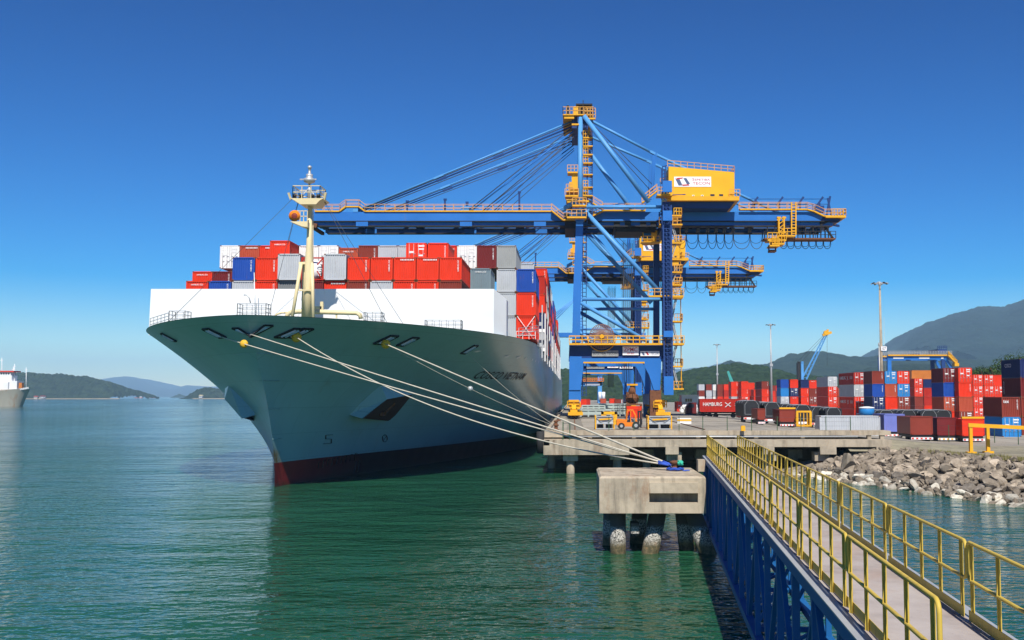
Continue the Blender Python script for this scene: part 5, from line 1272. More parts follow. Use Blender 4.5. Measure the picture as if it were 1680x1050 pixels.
def guard(pts, f, r, mat, label, nm='rat_guard'):
    i = f*(len(pts)-1); k = int(i); p = pts[k] + (pts[k+1]-pts[k])*(i-k); m = MB()
    if nm == 'rat_guard': m.lathe((p.x,p.y,p.z), [(.06,-.10),(r*.5,-.06),(r,0),(r*.95,.03),(r*.5,.0),(.06,.02)], 18, 'y')
    else: m.lathe((p.x,p.y,p.z-r), [(r*math.sin(a_*math.pi/8)+.01, r*(1-math.cos(a_*math.pi/8))) for a_ in range(9)], 12)
    tag(m.build(nm, mat), label, 'rat guard' if nm == 'rat_guard' else 'float', 'yellow rat guards on the mooring lines' if nm == 'rat_guard' else None)
ygd = paint('rat_guard_yellow', (.70,.40,.03), .5, 0, .4, (.3,.15,.04), 2, .55)
guard(L1, .085, .34, ygd, 'yellow rat guard disc on the leftmost mooring line, lowest of the three')
guard(L3, .008, .42, ygd, 'yellow rat guard disc right under the foremast')
guard(L4, .02, .42, ygd, 'rightmost yellow rat guard disc on the hull flare')
guard(L5, .46, .27, M['galv'], 'round whitish float on the thin line in front of the ship name', 'float')

# ------------------------------------------------------------------ footbridge
FB = lambda Y, o=0: 2.92 + .0783*Y + o       # X of the left girder line
DIR = V(.0783, 1, 0).normalized(); SIDE = V(1, -.0783, 0).normalized()
DZ = 4.55; YN, YF = 3.0, 57.2; WB = 1.95
fb = thing('footbridge', (FB(30)+.9, 30, 1.0), 'long blue steel footbridge with yellow handrails leading to the mooring block', 'bridge')
def fpnt(Y, o, z): return V(FB(Y), Y, z) + SIDE*o
def deckmat():
    m, n, l, b = new_mat('bridge_deck'); co = n.new('ShaderNodeNewGeometry').outputs['Position']
    f = nz(n, l, .8, 6, .7, co); c = ramp(n, l, f, [(.3, (.25,.21,.185)), (.5, (.36,.315,.285)), (.7, (.42,.375,.34))])
    f2 = ramp(n, l, nz(n, l, .55, 4, .6, co, (1,.5,1)), [(.52,(0,0,0)),(.66,(1,1,1))]); mu = n.new('ShaderNodeMath'); mu.operation='MULTIPLY'; l.new(f2, mu.inputs[0]); mu.inputs[1].default_value=.45
    c = mixc(n, l, mu.outputs[0], c, (.36,.25,.19))
    sp_ = ramp(n, l, nz(n, l, 9, 2, .5, co), [(.74,(0,0,0)),(.76,(1,1,1))])
    c = mixc(n, l, sp_, c, (.10,.05,.035)); l.new(c, b.inputs['Base Color']); b.inputs['Roughness'].default_value=.65
    bumpn(n, l, nz(n, l, 30, 4, .7, co), .15, .01, b); return m
m = MB(); n = 11
for k in range(n):
    a, b = YN+(YF-YN)*k/n, YN+(YF-YN)*(k+1)/n-.012
    m.hexa([fpnt(a,.10,DZ-.03), fpnt(a,WB-.10,DZ-.03), fpnt(b,WB-.10,DZ-.03), fpnt(b,.10,DZ-.03), fpnt(a,.10,DZ), fpnt(a,WB-.10,DZ), fpnt(b,WB-.10,DZ), fpnt(b,.10,DZ)])
m.build('deck_plate', deckmat(), fb)
for o, nm in ((0,'l'),(WB,'r')):
    m = MB(); s_ = -1 if o == 0 else 1
    m.bar(fpnt(YN,o,DZ-.13), fpnt(YF,o,DZ-.13), .22, .24); lg = MB(); lg.bar(fpnt(YN,o+s_*.03,DZ-.002), fpnt(YF,o+s_*.03,DZ-.002), .20, .025); lg.build('ledge', M['galv'], fb)
    m.bar(fpnt(YN,o,1.1), fpnt(YF,o,1.1), .24, .24)
    N = 21; step = (YF-YN)/N
    for k in range(N+1): Y = YN+step*k; m.bar(fpnt(Y,o,1.2), fpnt(Y,o,DZ-.25), .15, .15, DIR)
    for k in range(0, N): 
        Y0, Y1 = YN+step*k, YN+step*(k+1)
        if k % 2: m.bar(fpnt(Y0,o+.02,1.2), fpnt(Y1,o+.02,DZ-.25), .11, .11)
        else: m.bar(fpnt(Y1,o+.02,1.2), fpnt(Y0,o+.02,DZ-.25), .11, .11)
    m.build('truss', M['trussblue'], fb)
for k in range(19):
    m = MB(); Y = YN+(YF-YN)*k/18; m.bar(fpnt(Y,.1,DZ-.2), fpnt(Y,WB-.1,DZ-.2), .12, .16); m.bar(fpnt(Y,.1,1.1), fpnt(Y,WB-.1,1.1), .12, .14)
    if k < 18: 
        m.bar(fpnt(Y,.1,1.1), fpnt(Y+(YF-YN)/18,WB-.1,1.1), .09); m.bar(fpnt(Y,.1,1.2), fpnt(Y,WB-.1,DZ-.3), .09)
    m.build('cross_brace', M['trussblue'], fb)
def panel(Y0, Y1, o):
    "loop of pipe: top rail and knee rail joined by rounded ends, on five flat posts"
    h1, h0, rc = DZ+1.16, DZ+.60, .13; pts = []
    def arc(Yc, zc, a0, a1): return [fpnt(Yc + rc*math.cos(a0+(a1-a0)*i/5), o, zc + rc*math.sin(a0+(a1-a0)*i/5)) for i in range(6)]
    pts += arc(Y1-rc, h1-rc, math.pi/2, 0); pts += arc(Y1-rc, h0+rc, 0, -math.pi/2); pts += arc(Y0+rc, h0+rc, -math.pi/2, -math.pi); pts += arc(Y0+rc, h1-rc, math.pi, math.pi/2)
    pts.append(pts[0]); m = MB(); m.path(pts, .030, 8, caps=False); ob = m.build('railing_panel', M['rail'], fb)
    inn = .0 if o < 1 else 0
    for i in range(5):
        Y = Y0 + .22 + (Y1-Y0-.44)*i/4; p = MB()
        a, b = fpnt(Y,o,DZ-.05), fpnt(Y,o,h1-.02)
        p.bar(a, b, .07, .008, SIDE); p.bar(a + SIDE*.0 + DIR*.03, b + DIR*.03, .008, .06, SIDE); p.build('post', M['rail'], ob)
    k_ = MB(); k_.bar(fpnt(Y0+.1,o+(.03 if o < 1 else -.03),DZ+.09), fpnt(Y1-.1,o+(.03 if o < 1 else -.03),DZ+.09), .008, .16, (0,0,1)); k_.build('toe_board', M['rail'], ob)
PL = 5.15
for k in range(9): panel(11.0 + PL*k, 11.0 + PL*(k+1) - .06, .14)
for k in range(-1, 9): panel(10.45 + PL*k, 10.45 + PL*(k+1) - .06, WB-.14)
# ------------------------------------------------------------------ container yard
def col(c): return c
def stack(x0, D, tiers, place, L=6.06, near=True, H=2.6, skip=0, w=None):
    "a stack of containers whose front face's left edge is seen at photo column x0"
    X = (x0 - CX)/F*D + CW/2; g0 = gz(X, D)
    tn = {1:['only'],2:['bottom','top'],3:['bottom','middle','top'],4:['bottom','second','third','top']}[len(tiers)]
    for k, t in enumerate(tiers):
        c, kd, mk = t if isinstance(t, tuple) else (t, 'corr', None)
        container((X, D, g0 + H*k), c, f"{CN[c]} {'doored container' if kd == 'door' else 'container'}, {tn[k]} of the {place}", G4, L, H-.02, kd, mk, near)
D_ = lambda c: (c, 'door', None)
stack(1400, 215, [D_('red'),('red','door','sideHS'),('pale grey','door',None),('deep red','door','sideHS')], 'long stack left of the tall light mast', 12.19)
stack(1430, 204, ['deep red', D_('navy'), ('blue','corr','v'), ('brown','corr','v')], 'stack just right of the tall mast foot', 6.06)
stack(1451, 204, ['brown', 'red', ('salmon','corr','v'), D_('light blue')], 'stack under the left leg of the yard gantry')
stack(1471.5, 204, ['red', D_('brown'), D_('light blue'), D_('red')], 'stack under the middle of the yard gantry')
stack(1499, 290, ['brown', 'brown', D_('red'), D_('red')], 'set back stack under the gantry beam')
stack(1489, 296, ['red', 'red', ('red','corr','v'), 'white'], 'narrow white topped stack beside the lettered door stack')
stack(1514.5, 300, ['red', 'deep red', 'deep red', 'navy'], 'set back stack with navy top near the gantry stairs')
t = container(((1526-CX)/F*302, 302, gz(80,300)+10.4), 'orange', 'orange brown container lying crosswise on top below the gantry beam', G4, 6.06, 2.6, 'corr', None, True, math.pi/2)
stack(1546.5, 182, ['red', D_('salmon'), ('blue','corr','v'), D_('maroon')], 'dark sided stack below the gantry right leg')
stack(1571.5, 180, [D_('brown'), 'salmon', ('red','corr','v'), D_('red')], 'stack right of the dark sided maroon topped one')
stack(1595, 238, [D_('red')]*4, 'all red door stack behind the right hand stacks', 6.06)
stack(1613, 240, [D_('red'), D_('deep red'), D_('red'), D_('red')], 'second red door stack behind the right stacks')
stack(1629, 242, ['red', D_('red'), D_('red'), 'red'], 'set back red stack beside the navy topped one')
stack(1641, 132, [D_('light blue'), ('brown','corr',['tex','v'])], 'short near stack before the tall right edge one')
stack(1673, 137, ['brown', 'brown', ('maroon','corr','sidev'), ('navy','corr','sidecosco')], 'tall stack cut by the right picture edge')
# middle of the yard
stack(1357.5, 262, ['red', D_('red'), D_('red'), ('pale grey','door','n')], 'pale topped stack left of the long red one', 12.19)
stack(1374, 300, ['red', 'salmon', 'salmon'], 'low salmon stack behind the pale topped one')
stack(1327, 322, ['red', D_('brown'), ('brown','corr','v'), ('red','corr','h')], 'stack under the blue crane boom')
stack(1313, 308, ['deep red', ('red','corr','v'), ('red','corr','v'), 'navy'], 'stack below the blue crane towers')
stack(1295.5, 306, [D_('brown'), ('red','corr','h'), D_('navy'), 'red'], 'stack with navy doors left of the crane towers')
stack(1280, 304, ['red', D_('pale grey'), ('light blue','corr',None), 'blue'], 'blue topped stack right of the middle light mast')
stack(1249, 345, [D_('salmon'), ('red','corr','v'), ('red','corr','v'), ('brown','corr','v')], 'brown topped stack left of the middle light mast', 12.19)
stack(1236, 372, ['deep red','red','red'], 'narrow red stack between brown and red topped stacks', 6.06, False)
stack(1227, 380, ['blue','red','deep red','red'], 'slim stack right of the double red one', 6.06, False)
stack(1215.5, 345, ['light blue', D_('red'), ('red','corr','v'), 'red'], 'red stack over a sky blue box mid yard', 6.06, False)
stack(1199, 352, ['slate', 'pale grey', ('red','corr','v'), ('red','corr','v')], 'double red stack right of the green crane arm', 6.06, False)
stack(1187, 430, ['red','red','deep red','red'], 'narrow far red stack left of the green crane arm', 6.06, False)
stack(1176.5, 432, ['salmon','red','brown','brown'], 'far brown stack at the first light mast foot', 6.06, False)
stack(1169, 436, ['blue','white','pale grey','white'], 'far white stack just left of the first light mast', 6.06, False)
stack(1158, 430, ['grey','pale grey','pale grey','brown'], 'far brown topped stack over two pale ones', 6.06, False)
stack(1146, 430, ['brown','white','brown','pale grey'], 'leftmost far stack above the dark red trailer', 6.06, False)
for k, x in enumerate((1152, 1164, 1181, 1193, 1207, 1222, 1243, 1263, 1272, 1288, 1305, 1321, 1336, 1347)):
    cs = [['red','deep red','brown','red'],['deep red','red','salmon','red'],['red','brown','red','deep red'],['maroon','red','red','brown']][k % 4]
    stack(x, 470 + 6*(k % 3), cs, f'{ORD[k]} stack from left in the farthest yard row', 6.06, False)
for k, (x, y, c, D) in enumerate(((950,664,'red',330),(957,664,'deep red',350),(1009,663,'brown',330),(1019,663,'pale grey',330),(1027,664,'red',350),(1110,664,'red',262),(1000,664,'red',420),(985,664,'salmon',430))):
    X = (x-CX)/F*D
    container((X+1.2, D, gz(X,D)), c, ['bright red container at far left under the crane portal','dark red container second at left under the crane portal','rust brown container low behind the hatch covers','pale grey container low beside the rust brown one under the portal','bright red container low right beside the pale grey one under the portal','bright red container by the grey office building','bright red container far off behind the hatch covers','salmon red container far off behind the hatch covers'][k], G4, 6.06, 2.59, 'door' if k == 5 else 'corr', None, k == 5)

# articulated lorry with the long red box
Dh = 204; x0, x1 = (1146-CX)/F*Dh, (1223-CX)/F*Dh; gzz = gz(30, Dh)-.1
t = container((x1, Dh, gzz+1.25), 'deep red', 'long dark red container with big white company lettering on a lorry trailer', G4, x1-x0, 2.6, 'corr', 'sideHS', True, math.pi/2)
t = thing('semi_trailer', ((x0+x1)/2, Dh+1, gzz), 'dark trailer chassis under the long red lettered container', 'trailer')
m = MB(); m.box(x0, x1, Dh+.3, Dh+2.1, gzz+.95, gzz+1.22); m.box(x0+1,x1-.5,Dh+.2,Dh+.25,gzz+.5,gzz+.8); m.build('chassis', M['black'], t)
for k, xx in enumerate((x0+2.2, x0+3.4, x1-1.4, x1-2.6)): MB().lathe((xx, Dh-.05, gzz+.5), [(.5,0),(.5,.5)], 14, 'y').build('wheel', M['rubber'], t)
t = thing('lorry_tractor', (x0-1.5, Dh+1, gzz), 'dark red lorry cab at the left end of the lettered container', 'lorry')
m = MB(); m.prism([(x0-2.6,gzz+.9),(x0-.5,gzz+.9),(x0-.5,gzz+3.1),(x0-2.0,gzz+3.1),(x0-2.5,gzz+2.2)], Dh, Dh+2.3); m.build('cab', M['c_maroon'], t)
m = MB(); m.prism([(x0-2.2,gzz+2.1),(x0-1.0,gzz+2.1),(x0-1.0,gzz+2.8),(x0-1.95,gzz+2.8)], Dh-.04, Dh-.01); m.build('window', M['glass'], t)
MB().box(x0-2.6,x0+2.5,Dh+.3,Dh+2,gzz+.55,gzz+.9).build('chassis', M['black'], t)
for xx in (x0-1.9, x0+.8): MB().lathe((xx, Dh-.05, gzz+.5), [(.5,0),(.5,.5)], 14, 'y').build('wheel', M['rubber'], t)
t = MB(); r_ = random.Random(3); X = (1130-CX)/F*215
for k in range(26): 
    a = X + r_.uniform(-1.6,1.6); t.lathe((a, 215+r_.uniform(-1,1), gz(X,215)+r_.uniform(0,1.2)), [(.1,0),(.45,.15),(.5,.6),(.3,.9),(.05,1.0)], 7)
tag(t.build('tarpaulin_heap', M['textwhite']), 'heap of white wrapped bags left of the dark red lorry cab', 'heap')
# grey office
Do = 262; x0, x1 = (1118-CX)/F*Do, (1144-CX)/F*Do; zt_o = at(0,649,Do).z; g0 = gz(x0,Do)
t = thing('office_building', ((x0+x1)/2, Do, g0), 'small pale green grey office building beside the far container stacks', 'building')
MB().box(x0,x1,Do,Do+6,g0,zt_o).build('wall', M['hatch'], t); MB().box(x0-.3,x1+.3,Do-.3,Do+6.3,zt_o,zt_o+.2).build('roof', M['galv'], t)
for k in range(3): MB().box(x0+.9+k*.62,x0+1.4+k*.62,Do-.06,Do+.02,zt_o-1.6,zt_o-.8).build('window', M['glass'], t)

# tarpaulined tipper trailers: one built, others copied
def tarp_trailer(X, Y, label):
    z = gz(X, Y); t = thing('tipper_trailer', (X, Y, z), label, 'trailer', 'black covered tipper trailers in the yard')
    m = MB(); pr = [(-1.2,1.0),(1.2,1.0),(1.25,2.9),(1.15,3.2),(.6,3.34),(0,3.36),(-.6,3.34),(-1.15,3.2),(-1.25,2.9)]
    m.prism([(X+a, z+b) for a, b in pr], Y, Y+7.5); m.build('body', M['tarp'], t)
    m = MB()
    for a, b in zip([(-1.0,1.3),(-1.0,2.7),(-.6,3.3),(.6,3.3),(1.0,2.7),(1.0,1.3)], [(-1.0,2.7),(-.6,3.3),(.6,3.3),(1.0,2.7),(1.0,1.3),(-1.0,1.3)]): m.bar((X+a[0],Y-.04,z+a[1]),(X+b[0],Y-.04,z+b[1]),.035)
    m.build('strap', M['galv'], t)
    for yy in (1.2, 3.4, 5.6): 
        m = MB(); pp = [(X+a*1.015,Y+yy,z+b+.02) for a, b in pr[2:]]; 
        for p, q_ in zip(pp, pp[1:]): m.bar(p, q_, .035)
        m.build('strap', M['galv'], t)
    m = MB(); m.box(X-1.1,X+1.1,Y+.1,Y+7.4,z+.75,z+.98); m.build('chassis', M['c_deep red'], t)
    m = MB(); m.box(X-1.2,X+1.2,Y-.12,Y-.02,z+.55,z+.85); m.mi=1
    for sx in (-.95,.95): m.box(X+sx-.18,X+sx+.18,Y-.15,Y-.121,z+.6,z+.8)
    m.build('bumper', [M['signwhite'], M['c_red']], t)
    for sx in (-1.0, 1.0):
        for yy in (1.0, 2.2): MB().lathe((X+sx-.18, Y+yy, z+.5), [(.5,0),(.5,.36)], 14, 'x').build('wheel', M['rubber'], t)
    return t
M['tarp'] = paint('black_tarpaulin', (.020,.021,.024), .55, 0, .3, (.10,.09,.08), 1.2, .58, False)
r0 = None
tl = [(1232,150,'first at the left'),(1248,156,'second from the left'),(1266,150,'third from the left'),(1290,156,'behind the brown red tailboard, fourth from left'),(1316,150,'fifth from left beside the yellow frame'),(1342,156,'behind the silver container, sixth from left'),(1366,152,'seventh, left of the blue water tank'),
      (1452,142,'behind the lilac trailer'),(1488,144,'behind the gap beside the brown trailer'),(1522,142,'behind the brown trailer, right part'),(1545,144,'rightmost, behind the dark brown trailer')]
for k, (px, Y, lb) in enumerate(tl):
    X = (px-CX)/F*Y; lab = f"black covered tipper trailer with pale straps, {lb}"
    if r0 is None: r0 = tarp_trailer(X, Y, lab)
    else:
        c = copy_tree(r0); c.location = (X, Y, gz(X, Y)); c['label'] = lab
# box trailers seen from behind
def box_trailer(px, w, Y, c, label, head=None, htop=2.6, tail=None):
    X = (px-CX)/F*Y; z = gz(X, Y) - .1; t = thing('box_trailer', (X, Y, z), label, 'trailer', 'trailers parked with their backs to the water')
    m = MB(); m.box(X-w/2,X+w/2,Y+.05,Y+5,z+.85,z+htop); 
    for sx in (-w/2-.04, w/2-.08): m.box(X+sx,X+sx+.12,Y,Y+.12,z+.8,z+htop+.05)
    m.box(X-w/2,X+w/2,Y,Y+.1,z+.8,z+.95); m.box(X-w/2,X+w/2,Y,Y+.1,z+htop-.08,z+htop+.05); m.build('body', M[c], t)
    if head: MB().box(X-w/2-.05,X+w/2+.05,Y-.05,Y+.3,z+htop+.06,z+htop+.28).build('header', M[head], t)
    m = MB(); m.box(X-w/2+.1,X+w/2-.1,Y+.1,Y+4.8,z+.5,z+.78); m.build('chassis', M['black'], t)
    m = MB(); m.box(X-w/2,X+w/2,Y-.1,Y-.01,z+.25,z+.5); m.mi = 1
    for k in range(5): m.box(X-w/2+.06+k*w/5,X-w/2+w/8+k*w/5,Y-.12,Y-.101,z+.3,z+.46)
    m.build('bumper', [M['signwhite'], M[tail or 'c_red']], t)
    for sx in (-w/2+.15, w/2-.55):
        for yy in (.8, 2.0): MB().lathe((X+sx, Y+yy, z+.45), [(.45,0),(.45,.4)], 12, 'x').build('wheel', M['rubber'], t)
lil = paint('lilac_blue_paint', (.16,.19,.50), .55, 0, .5, (.25,.13,.07), 1, .56); M['lil'] = lil
box_trailer(1248, 1.0, 140, 'c_brown', 'narrow brown red trailer back between the first black covered trailers', None, 2.3)
box_trailer(1290.5, 2.1, 138, 'c_brown', 'brown red tailboard trailer with yellow header beside the yellow frame', 'yel', 2.5)
box_trailer(1442, .8, 136, 'c_salmon', 'narrow salmon trailer back between silver container and lilac trailer', None, 2.9)
box_trailer(1465, 2.55, 128, 'lil', 'lilac blue trailer back with rusty frame and small lights', None, 3.0)
box_trailer(1509, 2.55, 118, 'c_brown', 'rust brown trailer back right of the lilac one', None, 2.9)
box_trailer(1552, 2.45, 119, 'c_maroon', 'darker maroon trailer back with yellow plate below, third from left', None, 2.85, 'yel')
box_trailer(1593.5, 2.5, 117, 'c_red', 'bright red trailer back with yellow header near the yellow barrier', 'yel', 2.75)
Yf = 137; X = (1317-CX)/F*Yf; z = gz(X,Yf); t = MB()
for sx in (-.9,-.45,0,.45,.9): t.bar((X+sx,Yf,z+.3),(X+sx,Yf,z+2.3),.10 if abs(sx)<.8 else .3)
t.bar((X-1,Yf,z+2.3),(X+1,Yf,z+2.3),.25); t.bar((X-1,Yf,z+.4),(X+1,Yf,z+.4),.25); t.bar((X+.9,Yf,z+2.2),(X+.9,Yf+2,z+.2),.2); t.bar((X-.9,Yf,z+2.2),(X-.9,Yf+2,z+.2),.2)
tag(t.build('spreader_frame', M['yel']), 'yellow upright steel frame left of the silver container', 'frame')
# silver container and the water tank
container(((1437-CX)/F*128, 128, gz(38,128)), 'pale grey', 'long silver corrugated container lying crosswise behind the quay edge', G4, 7.6, 2.5, 'corr', None, True, math.pi/2)
Yt = 137; X = (1420-CX)/F*Yt; z = gz(X,Yt); t = thing('water_tank', (X, Yt, z), 'round sky blue water tank with pale lid above the silver container', 'tank')
MB().lathe((X,Yt,z+2.55),[(.85,0),(1.0,.1),(1.0,.85),(.9,.95)],20).build('tank', M['c_light blue'], t); MB().lathe((X,Yt,z+3.5),[(1.05,0),(1.0,.12),(.3,.22)],20).build('lid', M['textwhite'], t)
m = MB()
for sx in (-.7,.7):
    for sy in (-.7,.7): m.bar((X+sx,Yt+sy,z),(X+sx,Yt+sy,z+2.55),.12)
m.build('stand', M['galv'], t)
# yellow height barrier
t = thing('height_barrier', (40, 99, LZ-.3), 'yellow steel height barrier beam on posts at the right shore', 'barrier')
p1, p2 = at(1593, 734, 98), at(1621, 733, 99); zz = at(0,699,98).z
for p, lean in ((p1,0),(p2,0)):
    m = MB(); m.bar(V(p.x,p.y,LZ-.3), V(p.x+lean,p.y,zz), .3, .3); m.box(p.x-.45,p.x+.45,p.y-.3,p.y+.3,LZ-.28,LZ-.05); m.build('post', M['yel'], t)
m = MB(); m.bar(V(p1.x-.2,p1.y,zz+.1), V(p1.x+14,p1.y-3,zz-.55), .32, .36); m.build('beam', M['yel'], t)
m = MB(); m.bar(V(p1.x+12,p1.y-2.6,LZ-.3), V(p1.x+12,p1.y-2.6,zz-.5), .3, .3); m.build('post', M['yel'], t)
# small things on the quay deck
b = MB(); p = atz(1219.5, 707, QZ+.02); b.box(p.x-.22,p.x+.22,p.y,p.y+.3,QZ+.02,QZ+.5); b.box(p.x-.16,p.x+.16,p.y+.02,p.y+.25,QZ+.5,QZ+.56); tag(b.build('marker_block', M['yel']), 'small yellow box standing on the quay edge behind the fence', 'box')
b = MB(); X = (1122-CX)/F*132; zq = gz(X,132); b.box(X-.9,X+.9,132,132.6,zq,zq+.35); b.mi=1; b.box(X-.9,X+.9,132,132.6,zq+.351,zq+.6); b.mi=0; b.box(X-.9,X+.9,132,132.6,zq+.601,zq+.75); tag(b.build('barrier_block', [M['textwhite'], M['yel']]), 'low white and yellow barrier block right of the crane leg', 'barrier')
def flat_unit(px, Y, w, h, label):
    X = (px-CX)/F*Y; z = QZ+.02; t = thing('steel_crate', (X, Y, z), label, 'crate', 'low grey crates with yellow corner posts')
    m = MB(); m.box(X-w/2+.1,X+w/2-.1,Y+.08,Y+2.2,z+h*.45,z+h-.08); m.build('body', M['c_pale grey'], t)
    m = MB()
    for sx in (-w/2,w/2):
        for yy in (0,2.3): m = MB(); m.bar((X+sx,Y+yy,z),(X+sx,Y+yy,z+h+.05),.13); m.build('corner_post', M['yel'], t)
    m = MB(); m.bar((X-w*.32,Y-.06,z+h*.72),(X+w*.32,Y-.06,z+h*.78),.12,.16); m.build('band', M['yel'], t)
    m = MB()
    for zz in (.06,h*.42,h-.05): m.bar((X-w/2,Y,z+zz),(X+w/2,Y,z+zz),.11); m.bar((X-w/2,Y,z+zz),(X-w/2,Y+2.3,z+zz),.09); m.bar((X+w/2,Y,z+zz),(X+w/2,Y+2.3,z+zz),.09)
    m.bar((X-w/2,Y,z+h-.1),(X-w*.1,Y,z+h*.45),.08); m.bar((X+w/2,Y,z+h-.1),(X+w*.1,Y,z+h*.45),.08); m.bar((X,Y,z),(X,Y,z+h*.45),.1); m.build('frame', M['galv'], t)
    m = MB(); m.box(X-w/2+.2,X-.15,Y+.4,Y+1.9,z+.1,z+h*.35); m.box(X+.15,X+w/2-.2,Y+.4,Y+1.9,z+.1,z+h*.35); m.build('skid', M['black'], t)
flat_unit(992, 110, 2.0, 1.45, 'low grey crate with yellow corner posts left of the orange forklift')
flat_unit(1082, 109, 2.5, 1.45, 'wider grey crate with yellow corner posts right of the orange forklift')
# forklift with its driver
Y = 109.5; X = (1032-CX)/F*Y; z = QZ+.02
t = thing('forklift', (X, Y+.6, z), 'orange forklift truck facing right between two grey crates on the quay', 'forklift')
m = MB(); m.prism([(X-1.35,z+.45),(X-1.38,z+1.0),(X-1.2,z+1.12),(X-.35,z+1.05),(X-.3,z+.75),(X+.75,z+.75),(X+.85,z+.95),(X+.95,z+.45),(X+.55,z+.3),(X-.45,z+.3)], Y, Y+1.3); m.build('body', M['orange'], t)
m = MB()
for yy in (Y+.04, Y+1.26):
    for a, b in (((-.30,.8),(-.22,2.05)),((-.22,2.05),(.42,2.05)),((.42,2.05),(.72,1.5)),((.72,1.5),(.78,.8)),((.15,.75),(.15,2.05))): m.bar((X+a[0],yy,z+a[1]),(X+b[0],yy,z+b[1]),.10)
m.box(X-.26,X+.45,Y,Y+1.3,z+2.05,z+2.12); m.build('cab_frame', M['orange'], t)
m = MB(); 
for xx in (1.02, 1.28):
    for yy in (.25, 1.05): m.bar((X+xx,Y+yy,z+.15),(X+xx,Y+yy,z+2.0),.12,.18)
for zz in (.3,1.0,1.9): m.bar((X+1.15,Y+.25,z+zz),(X+1.15,Y+1.05,z+zz),.14)
m.box(X+1.32,X+1.42,Y+.1,Y+1.2,z+.5,z+1.1); m.build('mast', M['black'], t)
m = MB()
for yy in (.35,.95): m.box(X+1.4,X+2.2,Y+yy-.06,Y+yy+.06,z+.12,z+.17)
m.build('fork', M['rust'], t)
for xx, r_ in ((-.85,.36),(.72,.42)):
    for yy in (-.08, 1.05):
        o = MB().lathe((X+xx,Y+yy,z+r_),[(r_,0),(r_,.32)],18,'y').build('wheel', M['rubber'], t); MB().lathe((X+xx,Y+yy-.01,z+r_),[(r_*.45,0),(r_*.45,.04)],12,'y').build('hub', M['galv'], o)
m = MB(); m.box(X-.2,X+.2,Y+.35,Y+.95,z+.75,z+.95); m.box(X-.28,X-.18,Y+.35,Y+.95,z+.95,z+1.45); m.build('seat', M['rubber'], t)
# seated driver, one continuous skinned body
def person_seated(X, Y, z):
    bm_v = [(0,0,0),(.02,0,.22),(.03,0,.42),(.04,0,.52),(.06,0,.66),(.07,0,.76), (.03,-.17,.42),(.12,-.22,.20),(.34,-.15,.16),(.42,-.13,.17), (.03,.17,.42),(.12,.22,.20),(.34,.15,.16),(.42,.13,.17), (.06,-.09,-.02),(.42,-.10,.02),(.46,-.10,-.36),(.58,-.10,-.40), (.06,.09,-.02),(.42,.10,.02),(.46,.10,-.36),(.58,.10,-.40)]
    ed = [(0,1),(1,2),(2,3),(3,4),(4,5),(2,6),(6,7),(7,8),(8,9),(2,10),(10,11),(11,12),(12,13),(0,14),(14,15),(15,16),(16,17),(0,18),(18,19),(19,20),(20,21)]
    rad = [.14,.14,.13,.055,.095,.08,.065,.05,.04,.04,.065,.05,.04,.04,.09,.075,.055,.045,.09,.075,.055,.045]
    me = bpy.data.meshes.new('person'); me.from_pydata(bm_v, ed, []); ob = bpy.data.objects.new('person', me); COL.objects.link(ob)
    sk = ob.modifiers.new('skin', 'SKIN'); 
    for v, r in zip(me.skin_vertices[0].data if me.skin_vertices else [], rad): v.radius = (r, r)
    if not me.skin_vertices:
        pass
    ob.modifiers.new('sub', 'SUBSURF').levels = 2; ob.location = (X, Y, z); return ob
bm_ = None
def skin_mesh(vs, ed, rad, name, mats, colorf):
    bm = bmesh.new(); lay = bm.verts.layers.skin.verify(); bv = [bm.verts.new(v) for v in vs]
    for v, r in zip(bv, rad): v[lay].radius = (r, r)
    bv[0][lay].use_root = True
    for a, b in ed: bm.edges.new((bv[a], bv[b]))
    me = bpy.data.meshes.new(name); bm.to_mesh(me); bm.free(); ob = bpy.data.objects.new(name, me); COL.objects.link(ob)
    ob.modifiers.new('skin', 'SKIN'); s_ = ob.modifiers.new('sub', 'SUBSURF'); s_.levels = 2; s_.render_levels = 2
    dg = bpy.context.evaluated_depsgraph_get(); me2 = bpy.data.meshes.new_from_object(ob.evaluated_get(dg)); ob.modifiers.clear(); ob.data = me2; me2.name = name
    me2.materials.clear()
    for q_ in mats: me2.materials.append(q_)
    for p in me2.polygons: p.use_smooth = True; p.material_index = colorf(p.center)
    return ob
pv = [(0,0,0),(.02,0,.22),(.03,0,.42),(.04,0,.52),(.06,0,.64),(.07,0,.74),(.03,-.17,.42),(.10,-.23,.18),(.32,-.15,.20),(.40,-.13,.22),(.03,.17,.42),(.10,.23,.18),(.32,.15,.20),(.40,.13,.22),(.06,-.09,-.02),(.42,-.10,.02),(.46,-.10,-.34),(.56,-.10,-.38),(.06,.09,-.02),(.42,.10,.02),(.46,.10,-.34),(.56,.10,-.38)]
for sy in (-1, 1):
    for k in range(4): pv.append((.46+.01*(1.5-abs(k-1.5)), sy*(.13+(k-1.5)*.022), .20)); 
    pv.append((.43, sy*.085, .235))
pe = [(0,1),(1,2),(2,3),(3,4),(4,5),(2,6),(6,7),(7,8),(8,9),(2,10),(10,11),(11,12),(12,13),(0,14),(14,15),(15,16),(16,17),(0,18),(18,19),(19,20),(20,21)] + [(9,22+k) for k in range(5)] + [(13,27+k) for k in range(5)]
pr_ = [.14,.14,.13,.055,.095,.085,.065,.05,.036,.035,.065,.05,.036,.035,.09,.075,.055,.045,.09,.075,.055,.045] + [.009]*10
skinm = plain('skin', (.30,.16,.10), .6)
dr = skin_mesh(pv, pe, pr_, 'person', [skinm, M['c_blue'], M['c_red'], M['c_navy']], lambda c: 0 if (c.z > .50 and c.z < .74) or (c.x > .36 and c.z > .12) else (2 if c.z > .74 else (1 if c.z > .05 else 3)))
